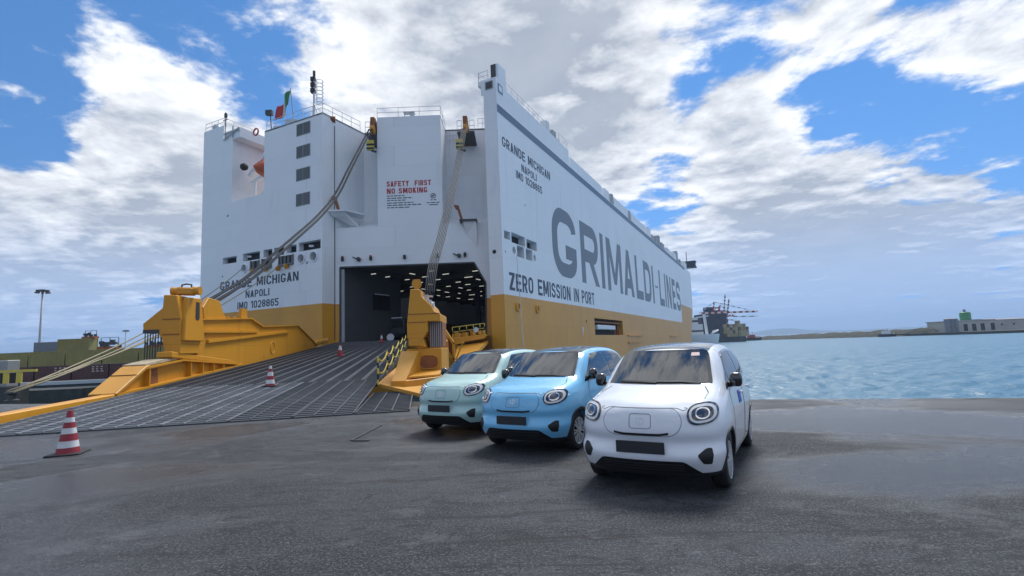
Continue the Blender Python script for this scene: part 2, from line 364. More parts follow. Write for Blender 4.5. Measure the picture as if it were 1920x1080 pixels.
def hull_mat(name, col, col2, streak):
    """ship paint: plating seams, slight dishing between frames, run-off streaks and scuffs"""
    m = bpy.data.materials.new(name); m.use_nodes = True; nt = m.node_tree; L = nt.links; b = nt.nodes['Principled BSDF']; N = nt.nodes.new
    tc = N('ShaderNodeTexCoord'); sp = N('ShaderNodeSeparateXYZ'); L.new(tc.outputs['Object'], sp.inputs[0])
    dt = N('ShaderNodeVectorMath'); dt.operation = 'DOT_PRODUCT'; L.new(tc.outputs['Object'], dt.inputs[0]); dt.inputs[1].default_value = (.62, .62, 0)
    d2 = N('ShaderNodeVectorMath'); d2.operation = 'DOT_PRODUCT'; L.new(tc.outputs['Object'], d2.inputs[0]); d2.inputs[1].default_value = (-.62, .62, 0)
    ln = N('ShaderNodeMath'); ln.operation = 'ADD'; L.new(dt.outputs['Value'], ln.inputs[0]); mu = N('ShaderNodeMath'); mu.operation = 'MULTIPLY'; L.new(d2.outputs['Value'], mu.inputs[0]); mu.inputs[1].default_value = .55; L.new(mu.outputs[0], ln.inputs[1])
    cb = N('ShaderNodeCombineXYZ'); L.new(ln.outputs[0], cb.inputs[0]); L.new(sp.outputs[2], cb.inputs[1])
    br = N('ShaderNodeTexBrick'); L.new(cb.outputs[0], br.inputs['Vector']); br.inputs['Scale'].default_value = 1; br.inputs['Brick Width'].default_value = 9; br.inputs['Row Height'].default_value = 2.35; br.inputs['Mortar Size'].default_value = .018; br.inputs['Mortar Smooth'].default_value = .4
    br.inputs['Color1'].default_value = (1, 1, 1, 1); br.inputs['Color2'].default_value = (.955, .957, .96, 1); br.inputs['Mortar'].default_value = (.86, .865, .87, 1); br.offset = .37
    def noise(vec, sc, det, stretch, lo, hi, am):
        mp = N('ShaderNodeMapping'); mp.inputs['Scale'].default_value = stretch; L.new(vec, mp.inputs[0]); n = N('ShaderNodeTexNoise'); n.inputs['Scale'].default_value = sc; n.inputs['Detail'].default_value = det; n.inputs['Roughness'].default_value = .62; L.new(mp.outputs[0], n.inputs['Vector'])
        r = N('ShaderNodeMapRange'); r.inputs[1].default_value = lo; r.inputs[2].default_value = hi; r.inputs[4].default_value = am; L.new(n.outputs['Fac'], r.inputs[0]); return r.outputs[0], n.outputs['Fac']
    def mix(f, a, c, bt='MIX'):
        n = N('ShaderNodeMixRGB'); n.blend_type = bt
        for i, v in enumerate((f, a, c)):
            if isinstance(v, tuple): n.inputs[i].default_value = (*v, 1)
            elif isinstance(v, (int, float)): n.inputs[i].default_value = v
            else: L.new(v, n.inputs[i])
        return n.outputs[0]
    c = mix(1.0, col, br.outputs['Color'], 'MULTIPLY')
    c = mix(noise(tc.outputs['Object'], .22, 6, (1, 1, .5), .42, .68, .5)[0], c, col2)
    c = mix(noise(cb.outputs[0], 1.3, 6, (1, .05, 1), .56, .74, .55)[0], c, streak)
    c = mix(noise(tc.outputs['Object'], 1.7, 8, (1, 1, 1), .64, .76, .5)[0], c, streak)
    L.new(c, b.inputs['Base Color']); b.inputs['Roughness'].default_value = .42
    dish = noise(cb.outputs[0], .8, 2, (1, .6, 1), 0, 1, 1)[1]
    b1 = N('ShaderNodeBump'); b1.inputs['Strength'].default_value = .25; b1.inputs['Distance'].default_value = .05; L.new(dish, b1.inputs['Height'])
    b2 = N('ShaderNodeBump'); b2.inputs['Strength'].default_value = .5; b2.inputs['Distance'].default_value = .015; L.new(br.outputs['Fac'], b2.inputs['Height']); L.new(b1.outputs[0], b2.inputs['Normal'])
    L.new(b2.outputs[0], b.inputs['Normal']); return m
M['hull_white'] = hull_mat('hull_white', (.80, .82, .845), (.73, .75, .78), (.58, .59, .60))
M['hull_ochre'] = hull_mat('hull_ochre', (.66, .31, .03), (.54, .24, .026), (.42, .18, .03))
M['ochre'] = hull_mat('ramp_ochre', (.63, .285, .014), (.52, .215, .012), (.30, .115, .02))
M['ochre_pale'] = mat('ramp_ochre_lit', (.60, .29, .04), .5, var=(1.5, .6, (.46, .20, .03)))  # light on the up-facing ramp plates is put into this paler ochre
M['rust'] = mat('rusty_ochre', (.30, .11, .035), .7, var=(2, .8, (.16, .05, .025)))
M['stripe'] = mat('hull_stripe_blue', (.07, .13, .20), .4)
M['letter_grey'] = mat('letter_grey', (.15, .18, .215), .45)
M['letter_dark'] = mat('letter_dark', (.035, .055, .09), .45)
M['letter_red'] = mat('letter_red', (.42, .03, .035), .45)
M['grey_paint'] = mat('grey_paint', (.33, .35, .37), .5, var=(1, .4, (.24, .25, .26)))
M['dark_steel'] = mat('dark_steel', (.05, .053, .058), .5)
M['louvre'] = mat('louvre', (.13, .135, .14), .5)
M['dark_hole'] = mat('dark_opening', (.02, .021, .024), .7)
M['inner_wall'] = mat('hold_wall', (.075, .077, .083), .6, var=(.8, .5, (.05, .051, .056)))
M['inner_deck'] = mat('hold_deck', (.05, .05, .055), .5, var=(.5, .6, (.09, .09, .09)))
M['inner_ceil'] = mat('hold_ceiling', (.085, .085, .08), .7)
M['lamp_strip'] = mat('lamp_strip', (.9, .9, .85), .4, emit=(1, .97, .85), emis=.28)
M['lifeboat'] = mat('lifeboat_orange', (.52, .11, .04), .4)
M['rope_dark'] = mat('wire_rope', (.02, .025, .034), .7, spec=.2)
M['rope_pale'] = mat('mooring_rope', (.36, .31, .20), .85, var=(12, .6, (.22, .19, .12)), bump=(60, .5, .01))
M['rail_white'] = mat('rail_white', (.55, .57, .60), .5)
M['white_steel'] = mat('white_steel', (.68, .70, .72), .45)
M['red_paint'] = mat('red_paint', (.40, .035, .03), .5)
M['black'] = mat('black_paint', (.012, .012, .013), .5)
M['yellow'] = mat('warning_yellow', (.62, .50, .08), .5)
# ------------------------------------------------------------------ quay, water, far shores
def node_mat(name): m = bpy.data.materials.new(name); m.use_nodes = True; return m, m.node_tree, m.node_tree.nodes['Principled BSDF']
def asphalt():
    m, nt, b = node_mat('asphalt'); L = nt.links
    tc = nt.nodes.new('ShaderNodeTexCoord')
    def noise(sc, det, ro, scale=(1, 1, 1), rot=0, dist=0, off=(0, 0, 0)):
        mp = nt.nodes.new('ShaderNodeMapping'); mp.inputs['Scale'].default_value = scale; mp.inputs['Rotation'].default_value = (0, 0, rot); mp.inputs['Location'].default_value = off
        L.new(tc.outputs['Object'], mp.inputs[0]); n = nt.nodes.new('ShaderNodeTexNoise')
        n.inputs['Scale'].default_value = sc; n.inputs['Detail'].default_value = det; n.inputs['Roughness'].default_value = ro; n.inputs['Distortion'].default_value = dist
        L.new(mp.outputs[0], n.inputs['Vector']); return n.outputs['Fac']
    def rng(v, a, b_, c=0, d=1):
        r = nt.nodes.new('ShaderNodeMapRange'); r.interpolation_type = 'SMOOTHSTEP'; L.new(v, r.inputs[0])
        for i, k in zip((1, 2, 3, 4), (a, b_, c, d)): r.inputs[i].default_value = k
        return r.outputs[0]
    def mix(f, a, c, bt='MIX'):
        n = nt.nodes.new('ShaderNodeMixRGB'); n.blend_type = bt
        for s, v in ((0, f), (1, a), (2, c)):
            if isinstance(v, tuple): n.inputs[s].default_value = (*v, 1)
            elif isinstance(v, (int, float)): n.inputs[s].default_value = v
            else: L.new(v, n.inputs[s])
        return n.outputs[0]
    patch = noise(.22, 6, .55, (1, 1, 1), 0, .6); streak = noise(.5, 7, .6, (1, 3.2, 1), radians(14), .5, (5, 2, 0))
    worn = noise(.85, 9, .68, (1, 1.7, 1), radians(-20), .8, (1, 9, 0)); agg = noise(38, 4, .75); agg2 = noise(95, 3, .7)
    wet = noise(.16, 5, .5, (1, 1.6, 1), .3, .7, (7, 3, 0))
    c = mix(rng(patch, .42, .58), (.019, .022, .027), (.052, .057, .067))
    c = mix(rng(streak, .50, .58, 0, .7), c, (.018, .019, .022))
    c = mix(rng(worn, .55, .63, 0, .75), c, (.088, .092, .10))
    c = mix(rng(agg, .51, .58, 0, .8), c, (.135, .14, .15)); c = mix(rng(agg2, .50, .58, 0, .8), c, (.010, .010, .012))
    dots = noise(160, 1, .5); c = mix(rng(dots, .64, .70, 0, .8), c, (.24, .24, .24))
    blot = noise(3.2, 9, .72, (1, 1.5, 1), radians(20), .9, (6, 2, 0)); c = mix(rng(blot, .51, .62, 0, .6), c, (.014, .0155, .019))
    chips = noise(5.5, 8, .75, (1, 2.0, 1), radians(-15), .6, (2, 8, 0)); c = mix(rng(chips, .58, .66, 0, .6), c, (.13, .134, .142))
    # the quay edge is smoother, paler concrete with an uneven border
    ds = nt.nodes.new('ShaderNodeVectorMath'); ds.operation = 'DOT_PRODUCT'; L.new(tc.outputs['Object'], ds.inputs[0]); ds.inputs[1].default_value = (.3009, .9537, 0)
    bw = nt.nodes.new('ShaderNodeMath'); bw.operation = 'MULTIPLY_ADD'; L.new(noise(.35, 5, .6, (1, 1, 1), 0, .3, (4, 1, 0)), bw.inputs[0]); bw.inputs[1].default_value = 6.0; L.new(ds.outputs['Value'], bw.inputs[2])
    zone = rng(bw.outputs[0], 14.6, 15.6, 0, .9)                 # edge lies at 14.74 along this direction
    cc = mix(rng(noise(.6, 6, .6, (1, 1.5, 1), .3, .5, (8, 8, 0)), .42, .62), (.072, .077, .086), (.125, .128, .134)); cc = mix(rng(agg2, .52, .62, 0, .35), cc, (.05, .052, .056))
    c = mix(zone, c, cc)
    # dark oil and tyre scuffs
    scuff = noise(.9, 4, .7, (.28, 3.4, 1), radians(28), .9, (2, 6, 0)); c = mix(rng(scuff, .56, .64, 0, .7), c, (.022, .022, .024))
    # cracks
    vo = nt.nodes.new('ShaderNodeTexVoronoi'); vo.feature = 'DISTANCE_TO_EDGE'; vo.inputs['Scale'].default_value = .16
    wp = nt.nodes.new('ShaderNodeTexNoise'); wp.inputs['Scale'].default_value = 1.4; wp.inputs['Detail'].default_value = 6; L.new(tc.outputs['Object'], wp.inputs['Vector'])
    ad = nt.nodes.new('ShaderNodeMixRGB'); ad.blend_type = 'LINEAR_LIGHT'; ad.inputs[0].default_value = .9; L.new(tc.outputs['Object'], ad.inputs[1]); L.new(wp.outputs['Color'], ad.inputs[2]); L.new(ad.outputs[0], vo.inputs['Vector'])
    crack = rng(vo.outputs['Distance'], 0, .0026, .8, 0); ck = nt.nodes.new('ShaderNodeMath'); ck.operation = 'MULTIPLY'; L.new(crack, ck.inputs[0]); L.new(rng(noise(.5, 3, .5, off=(3, 3, 3)), .46, .54), ck.inputs[1])
    c = mix(ck.outputs[0], c, (.014, .014, .015))
    c = mix(rng(wet, .52, .60, 0, .55), c, (.012, .0125, .014))
    L.new(c, b.inputs['Base Color'])
    r1 = rng(wet, .47, .58, .80, .26); L.new(r1, b.inputs['Roughness']); b.inputs['Specular IOR Level'].default_value = .32
    bp = nt.nodes.new('ShaderNodeBump'); bp.inputs['Strength'].default_value = .9; bp.inputs['Distance'].default_value = .012
    hm = nt.nodes.new('ShaderNodeMath'); hm.operation = 'ADD'; L.new(agg, hm.inputs[0]); L.new(agg2, hm.inputs[1]); L.new(hm.outputs[0], bp.inputs['Height'])
    b2 = nt.nodes.new('ShaderNodeBump'); b2.inputs['Strength'].default_value = .25; b2.inputs['Distance'].default_value = .04; L.new(worn, b2.inputs['Height']); L.new(bp.outputs[0], b2.inputs['Normal'])
    L.new(b2.outputs[0], b.inputs['Normal'])
    return m
def concrete(name, col, col2, sc=.5):
    return mat(name, col, .55, var=(sc, .9, col2), bump=(20, .25, .01))
M['asphalt'] = asphalt(); M['concrete'] = concrete('quay_concrete', (.085, .086, .09), (.14, .138, .136), .35)
M['quay_face'] = concrete('quay_face', (.035, .036, .036), (.07, .07, .068), .6)
M['far_concrete'] = concrete('pale_concrete', (.33, .33, .32), (.22, .22, .21), .3)
def water():
    m, nt, b = node_mat('harbour_water'); L = nt.links
    b.inputs['Base Color'].default_value = (.062, .165, .245, 1); b.inputs['Roughness'].default_value = .3; b.inputs['IOR'].default_value = 1.33
    tc = nt.nodes.new('ShaderNodeTexCoord'); prev = None
    for sc, st, d, s2 in ((.5, .6, .5, (1, 2.2, 1)), (1.6, .6, .2, (1, 2.4, 1)), (5, .5, .06, (1, 2.2, 1))):
        mp = nt.nodes.new('ShaderNodeMapping'); mp.inputs['Scale'].default_value = s2; mp.inputs['Rotation'].default_value = (0, 0, radians(-12)); L.new(tc.outputs['Object'], mp.inputs[0])
        n = nt.nodes.new('ShaderNodeTexNoise'); n.inputs['Scale'].default_value = sc; n.inputs['Detail'].default_value = 4; n.inputs['Distortion'].default_value = .4; L.new(mp.outputs[0], n.inputs['Vector'])
        bp = nt.nodes.new('ShaderNodeBump'); bp.inputs['Strength'].default_value = st; bp.inputs['Distance'].default_value = d; L.new(n.outputs['Fac'], bp.inputs['Height'])
        if prev: L.new(prev, bp.inputs['Normal'])
        prev = bp.outputs[0]
    L.new(prev, b.inputs['Normal'])
    return m
M['water'] = water()
WATER_Z = -3.2
# our quay: its edge runs from (160, -35) past the cars to (-60, 34.4)
EDGE = lambda x: 13.52 - .3155*(x-6.14)
mb = MB(); n = 60
mb.prism([(-60, EDGE(-60), 0), (40, EDGE(40), 0), (40, -60, 0), (-60, -60, 0)], (0, 0, -6)); quay = structure(mb.build('quay', M['asphalt']))
ed = V((1, -.3155, 0)).normalized(); en = V((.3155, 1, 0)).normalized()
# quay wall face below the capping
mb = MB(); a = V((-60, EDGE(-60), -.02)); c = V((40, EDGE(40), -.02)); mb.add([a+en*.02, c+en*.02, c+en*.02-V((0, 0, 6)), a+en*.02-V((0, 0, 6))], [(0, 1, 2, 3)]); structure(mb.build('quay_wall', M['quay_face']))
def water_mesh():
    import numpy as np
    rs = np.random.RandomState(5); az = np.radians(np.arange(-12, 62.01, .13)); r = [8.0]
    while r[-1] < 700: r.append(r[-1]*1.0085+.02)
    r = np.array(r); A_, R2 = np.meshgrid(az, r); X = R2*np.sin(A_); Y = R2*np.cos(A_); Z = np.zeros_like(X); sp = R2*.0085+.03
    for k in range(46):
        wl = np.exp(rs.uniform(np.log(.45), np.log(5.5))); th = radians(-25)+rs.normal(0, .75); amp = .0095*wl**.7; ph = rs.uniform(0, 6.28)
        fade = np.clip(wl/(2.6*sp)-.55, 0, 1)                      # leave out waves finer than the mesh
        u = (X*sin(th)+Y*cos(th))*2*pi/wl+ph+.6*np.sin((X*cos(th)-Y*sin(th))*2*pi/(wl*3.1)+ph*2); Z += amp*fade*(np.sin(u)+.25*np.sin(2*u+1))
    Z *= np.clip((700-R2)/250, 0, 1)
    n, m_ = X.shape; co = np.stack([X, Y, Z+WATER_Z], -1).reshape(-1, 3)
    i = np.arange(n-1)[:, None]*m_+np.arange(m_-1)[None, :]; q = np.stack([i, i+1, i+1+m_, i+m_], -1).reshape(-1, 4)[:, ::-1]
    R_ = 9000; base = len(co); co = np.concatenate([co, np.array([(-R_, -R_, WATER_Z-.12), (R_, -R_, WATER_Z-.12), (R_, R_, WATER_Z-.12), (-R_, R_, WATER_Z-.12)])])
    me = bpy.data.meshes.new('water'); me.from_pydata(co.tolist(), [], q.tolist()+[[base, base+1, base+2, base+3]]); me.update()
    for p in me.polygons: p.use_smooth = True
    me.materials.append(M['water']); o = bpy.data.objects.new('water', me); COL.objects.link(o); return structure(o)
water_mesh()
# basin floor keeps light from passing under the sheet
# the quay across the basin on the left, with the container yard
mb = MB(); mb.prism([(-400, 66, -1.3), (-96, 76, -1.3), (-58, 81, -1.3), (-50, 100, -1.3), (-80, 300, -1.3), (-400, 400, -1.3)], (0, 0, -6)); structure(mb.build('far_quay', M['quay_face']))
mb = MB(); mb.prism([(-399, 66.6, -1.296), (-96, 76.6, -1.296), (-58.4, 81.5, -1.296), (-50.6, 100, -1.296), (-80.5, 299, -1.296), (-399, 399, -1.296)], (0, 0, .02)); structure(mb.build('far_quay_paving', M['far_concrete']))
mb = MB(); mb.bar((-220, 71.85, -1.3), (-96, 75.9, -1.3), .6, .5); mb.bar((-96, 75.9, -1.3), (-58, 80.9, -1.3), .6, .5); structure(mb.build('far_quay_coping', mat('coping_pale', (.42, .43, .44), .5)))
mb = MB(); mb.prism([(-110, 46, -.9), (-44, 51.5, -.9), (-43, 56, -.9), (-110, 52, -.9)], (0, 0, -4)); structure(mb.build('jetty', mat('jetty_dark', (.03, .034, .032), .8, var=(1.5, .9, (.06, .065, .058), (1, 1, .3)), bump=(3, .6, .1))))
# low spit on the right with scrub, and hills beyond
def land(name, outline, z, m):
    mb = MB(); mb.prism([(x, y, z) for x, y in outline], (0, 0, WATER_Z-2-z)); return structure(mb.build(name, m))
M['scrub'] = mat('scrub', (.028, .034, .018), .9, var=(.05, .8, (.05, .045, .03)), bump=(.3, .8, 1.5))
M['shore_rock'] = mat('shore_rock', (.07, .068, .06), .9, var=(.2, .8, (.04, .04, .036)))
land('far_shore', [(285, 300), (330, 262), (700, 250), (900, 900), (320, 900), (212, 640), (216, 560)], -1.6, M['shore_rock'])
def ridge(name, pts, m, depth, seed, step=6, rough=.5):
    """a long low bank: crest heights along a line, with uneven slopes"""
    rnd = random.Random(seed); g = [[], [], [], []]
    for i in range(len(pts)-1):
        (x0, y0, z0), (x1, y1, z1) = pts[i], pts[i+1]; n = max(2, int(math.hypot(x1-x0, y1-y0)/step))
        for k in range(n):
            t = k/n; x, y, z = x0+(x1-x0)*t, y0+(y1-y0)*t, z0+(z1-z0)*t; j = rnd.uniform(-1, 1)*rough
            dx, dy = (y1-y0), -(x1-x0); l = math.hypot(dx, dy); dx, dy = dx/l, dy/l
            g[0].append((x+dx*depth, y+dy*depth, WATER_Z-1)); g[1].append((x+dx*depth*.4, y+dy*depth*.4, max(WATER_Z, z*.55)+j*.5)); g[2].append((x, y, z+j)); g[3].append((x-dx*depth, y-dy*depth, WATER_Z-1))
    mb = MB(); mb.sheet(g); return structure(mb.build(name, m, smooth=True))
ridge('scrub_bank', [(218, 640, -1.6), (226, 560, -.6), (245, 470, .4), (262, 400, 1.0), (282, 350, 1.8), (300, 366, 2.0), (420, 370, 2), (640, 380, 2)], M['scrub'], 12, 3, 4, .55)
M['hill'] = mat('far_hill', (.06, .075, .07), .95, var=(.002, .5, (.09, .09, .08)))
ridge('hills', [(1700, 6400, 8), (2400, 6200, 14), (2763, 6000, 30), (3022, 6000, 58), (3278, 6000, 74), (3480, 6050, 40), (3800, 6200, 18), (5200, 5800, 20)], M['hill'], 700, 5, 90, 4)
# ------------------------------------------------------------------ the car carrier
B = V((-.854, 52, 0)); A = V((-20.524, 53.8, 0)); FW = V((.43957, .89821, 0)); PT = V((-.89821, .43957, 0)); WY = 55.5
def side(s, z, o=0): return B+FW*s-PT*o+V((0, 0, z))          # starboard side: metres forward of the quarter, height, outwards
def stern(w, z, o=0): return A+PT*w-FW*o+V((0, 0, z))         # transom: metres to port of the door bulkhead
def wall(x, z, o=0): return V((x, WY-o, z))                   # the slewed bulkhead around the stern door
def uv(u, v, z=0): return B+PT*u+FW*v+V((0, 0, z))
ship = thing('car_carrier', (B.x, B.y, WATER_Z), 'huge white and ochre car carrier ship with its stern door open', 'ship')
BEAM = 39.5; VA = -7.03; UA = 18.46
def inside2(q, poly):
    c = False; j = len(poly)-1
    for i in range(len(poly)):
        a, b = poly[i], poly[j]
        if (a[1] > q[1]) != (b[1] > q[1]) and q[0] < (b[0]-a[0])*(q[1]-a[1])/(b[1]-a[1])+a[0]: c = not c
        j = i
    return c
def holed(mb, outer, holes, fn, depth=.5, back=None, flip=False):
    """flat plating with openings; reveals go in by depth, back collects the dark backs"""
    pts = []; edges = []
    for lp in [outer]+holes:
        b = len(pts); pts += [V(p) for p in lp]; edges += [(b+i, b+(i+1) % len(lp)) for i in range(len(lp))]
    r = delaunay_2d_cdt(pts, edges, [], 0, 1e-5); fs = []
    for f in r[2]:
        c = sum((r[0][i] for i in f), V((0, 0)))/len(f)
        if inside2(c, outer) and not any(inside2(c, h) for h in holes): fs.append(tuple(f))
    mb.add([fn(p.x, p.y, 0) for p in r[0]], fs)
    for h in holes:
        n = len(h); v = [fn(*p, 0) for p in h]+[fn(*p, -depth) for p in h]
        mb.add(v, [(i, (i+1) % n, (i+1) % n+n, i+n) for i in range(n)])
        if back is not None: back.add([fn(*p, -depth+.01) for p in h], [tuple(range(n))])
rect = lambda a, b, c, d: [(a, c), (b, c), (b, d), (a, d)]
circ = lambda x, y, r, n=14: [(x+r*cos(2*pi*k/n), y+r*sin(2*pi*k/n)) for k in range(n)]
def fixn(o):
    bm = bmesh.new(); bm.from_mesh(o.data); bmesh.ops.remove_doubles(bm, verts=bm.verts, dist=.0005); bmesh.ops.recalc_face_normals(bm, faces=bm.faces); bm.to_mesh(o.data); bm.free(); return o
ZY, ZR, ZS = 7.0, 28.65, 28.05
# --- starboard side, with mooring openings and the pilot door
so = [rect(.56, 2.04, 13.04, 13.94), rect(2.32, 5.9, 12.9, 14.05), rect(6.3, 9.3, 12.9, 14.0), circ(2.87, 12.07, .42), circ(8.52, 12.0, .40), rect(3.63, 5.5, 11.5, 12.8), rect(6.02, 7.85, 11.5, 12.8), circ(.72, 11.63, .14, 8), circ(6.28, 17.98, .12, 8)]
mb = MB(); bk = MB()
holed(mb, [(0, ZY), (133, ZY), (133, ZS), (23.2, ZS), (23.2, 30.5), (2.65, 30.5), (2.65, 31.0), (0, 31.0)], so, side, .9, bk)
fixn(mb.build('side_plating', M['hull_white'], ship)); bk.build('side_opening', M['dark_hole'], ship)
mb = MB(); bk = MB(); holed(mb, [(0, -6), (150, -6), (150, ZY), (0, ZY)], [rect(31.4, 49.6, 2.75, 5.45), circ(27.15, 4.81, .25, 8)], side, 1.2, bk)
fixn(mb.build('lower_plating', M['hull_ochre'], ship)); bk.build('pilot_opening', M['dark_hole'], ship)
# pilot opening: frame, ladder rack, white boat-shaped fender
pd = MB(); [pd.bar(side(s, 2.75, -.5), side(s, 5.45, -.5), .35) for s in (45.5, 47.5)]; pd.bar(side(31.4, 4.9, -.3), side(49.6, 4.9, -.3), .25); pd.build('door_frame', M['rust'], ship)
pd = MB(); pd.box(side(38.8, 4.05, -.35), (.6, 11, .75), rz=-radians(26.08)); pd.build('gangway', M['white_steel'], ship, bevel=.1)
# bow: flared plating
def bow_u(v, zf):                                             # inset of the starboard shell from the beam line
    v0 = 150-10*(1-zf); t = max(0, min(1, (v-v0)/(218-6*(1-zf)-v0))); return BEAM/2*(1-(1-t**(2.6-.9*(1-zf)))**.62)
def bow_sheet(z0, z1, v0, off, n=40, zf=lambda z: min(1, max(0, (z+4)/20))):
    g = []
    for z in [z0+(z1-z0)*k/6 for k in range(7)]:
        row = [uv(bow_u(v0+(217.9-v0)*k/n, zf(z))-off, v0+(217.9-v0)*k/n, z) for k in range(n+1)]
        row += [uv(BEAM-bow_u(v0+(217.9-v0)*k/n, zf(z))+off, v0+(217.9-v0)*k/n, z) for k in range(n, -1, -1)]
        g.append(row)
    return g
mb = MB(); mb.sheet(bow_sheet(ZY, ZS, 133, 0)); fixn(mb.build('bow_plating', M['hull_white'], ship, smooth=True))
mb = MB(); mb.sheet(bow_sheet(-6, ZY, 150, 0)); fixn(mb.build('bow_lower_plating', M['hull_ochre'], ship, smooth=True))
mb = MB(); g = bow_sheet(ZY-.02, 13.2, 133, .03); mb.sheet(g); fixn(mb.build('bow_band', M['hull_ochre'], ship, smooth=True))
# port side and roof deck (seen only as edges)
mb = MB(); mb.add([uv(BEAM, VA, -6), uv(BEAM, 150, -6), uv(BEAM, 150, ZY), uv(BEAM, VA, ZY)], [(0, 1, 2, 3)]); fixn(mb.build('port_lower_plating', M['hull_ochre'], ship))
mb = MB(); mb.add([uv(BEAM, VA, ZY), uv(BEAM, 133, ZY), uv(BEAM, 133, ZS), uv(BEAM, VA, ZS)], [(0, 1, 2, 3)]); mb.add([uv(BEAM, VA, ZS), uv(BEAM, 3, ZS), uv(BEAM, 3, 31.2), uv(BEAM, VA, 31.2)], [(0, 1, 2, 3)]); fixn(mb.build('port_plating', M['hull_white'], ship))
mb = MB(); mb.prism([uv(.03, 6, ZS-.02), uv(BEAM-.03, 20, ZS-.02), uv(BEAM-.03, 150, ZS-.02), uv(BEAM-bow_u(185, 1), 185, ZS-.02), uv(BEAM/2, 217, ZS-.02), uv(bow_u(185, 1), 185, ZS-.02), uv(.03, 150, ZS-.02)], (0, 0, -.2)); mb.build('weather_deck', M['grey_paint'], ship)
# --- blue stripe under the deck edge, letters
mb = MB(); mb.prism([side(.08, 27.02, .004), side(150, 26.95, .004), side(150, 28.0, .004), side(.08, 27.95, .004)], -PT*.012); mb.build('stripe', M['stripe'], ship)
sidetxt = lambda a, z, o: side(a, z, o)
def word(body, fn, x0, x1, z0, z1, m, t=.17): return draw_text(body, fn, x0, x1, z0, z1, t, m, ship)
GL = [(14.6, 24.3), (26.4, 35.7), (37.1, 39.2), (41.0, 51.7), (53.0, 61.8), (64.0, 71.5), (72.8, 81.4), (82.9, 85.1), (86.8, 91.2), (92.8, 100.2), (101.5, 103.7), (105.3, 112.9), (115.2, 121.6), (123.8, 132.6)]
for c, bx in zip('GRIMALDI-LINES', GL): draw_text(c, side, 0, 1, 10.75 if c != '-' else 14.9, 20.45 if c != '-' else 15.9, .205 if c != '-' else .5, 'letter_grey', ship, 'letter', [bx])
word('ZERO EMISSION IN PORT', side, 1.35, 32.0, 7.55, 9.5, 'letter_dark', .17)
word('GRANDE MICHIGAN', side, .95, 14.95, 23.45, 24.6, 'letter_dark')
word('NAPOLI', side, 5.8, 10.3, 22.0, 22.92, 'letter_dark')
word('IMO 1028865', side, 4.2, 11.9, 20.75, 21.7, 'letter_dark')
sterntxt = lambda a, z, o: stern(-a, z, o)
word('GRANDE MICHIGAN', sterntxt, -17.25, -3.6, 9.83, 10.87, 'letter_dark')
word('NAPOLI', sterntxt, -12.5, -8.35, 8.55, 9.38, 'letter_dark')
word('IMO 1028865', sterntxt, -13.95, -6.8, 7.25, 8.12, 'letter_dark')
word('SAFETY  FIRST', wall, -13.82, -8.75, 20.2, 20.84, 'letter_red', .2)
word('NO SMOKING', wall, -13.82, -9.2, 19.36, 20.0, 'letter_red', .2)
rnd = random.Random(4)
for i, (z, x1) in enumerate(((19.05, -11.8), (18.78, -10.9), (18.52, -11.7), (18.22, -10.8), (17.96, -9.9), (17.68, -11.2))):   # lines too small to read in the picture
    mb = MB(); x = -13.8
    while x < x1:
        l = rnd.uniform(.25, .6); mb.bb(x, min(x+l, x1), WY-.006, WY+.01, z, z+.11); x += l+.1
    mb.build('small_print', M['letter_dark'], ship)
mb = MB(); ring = [wall(-8.55+.27*cos(t), 18.95+.27*sin(t), .02) for t in (2*pi*k/20 for k in range(21))]; mb.tube(ring, .035, 5, False); mb.bar(wall(-8.74, 18.76, .02), wall(-8.36, 19.14, .02), .06); mb.bb(-8.72, -8.42, WY-.02, WY, 18.92, 18.99); mb.build('no_smoking_sign', M['letter_dark'], ship)
mb = MB(); [mb.bb(a, b, WY-.006, WY+.01, z, z+.1) for a, b, z in ((-8.85, -8.62, 18.42), (-8.5, -8.2, 18.42), (-9.3, -8.95, 18.1), (-8.85, -8.3, 18.1), (-8.2, -7.85, 18.1), (-9.0, -8.0, 17.85))]; mb.build('small_print', M['letter_dark'], ship)
# --- deck blocks and gear along the starboard roof edge
mb = MB()
def rblock(name, s0, s1, z0, z1, u0=.15, u1=5, m='hull_white'):
    b = MB(); b.prism([uv(u0, s0, z0), uv(u0, s1, z0), uv(u1, s1, z0), uv(u1, s0, z0)], (0, 0, z1-z0)); return b.build(name, M[m], ship, bevel=.05)
for s0, s1, z1 in ((24.2, 41.2, 29.9), (43, 46.3, 30.1), (49.5, 61.5, 30.0), (64.5, 79, 30.0), (82, 87, 30.5), (112, 118, 29.8), (124, 131, 30.4), (150, 158, 30.6)): rblock('deck_house', s0, s1, ZS-.02, z1)
for s0, s1, z1, u in ((48, 49.2, 30.3, .1), (62.2, 63.8, 30.2, .1), (88.5, 92, 29.6, .2), (94, 97, 30.2, .2), (99, 101, 31.2, .2), (103, 108, 29.9, .2), (134, 136, 32.0, .2), (140, 143, 29.9, .2)): rblock('vent_trunk', s0, s1, ZS-.02, z1, u, 1.4, 'grey_paint')
rblock('roof_block', .02, 23.2, ZR-.3, 30.48, .02, 1.55)
rblock('turret', .03, 2.6, 30.4, 31.02, .03, 2.3)
rblock('turret_top', .7, 2.62, 31.0, 33.0, .03, .95)
b = MB(); b.prism([uv(.3, .65, 31.4), uv(.9, .65, 31.4), uv(.9, .65, 32.9), uv(.3, .65, 32.9)], -FW*.05); b.build('louvre_panel', M['dark_steel'], ship)
rblock('vent_trunk', 15.2, 16.3, 30.4, 32.2, .2, 1.2, 'white_steel'); rblock('vent_trunk', 17.4, 18.8, 30.4, 31.7, .2, 1.2, 'grey_paint'); rblock('vent_trunk', 19.2, 20.2, 30.4, 31.0, .2, 1.2, 'white_steel')
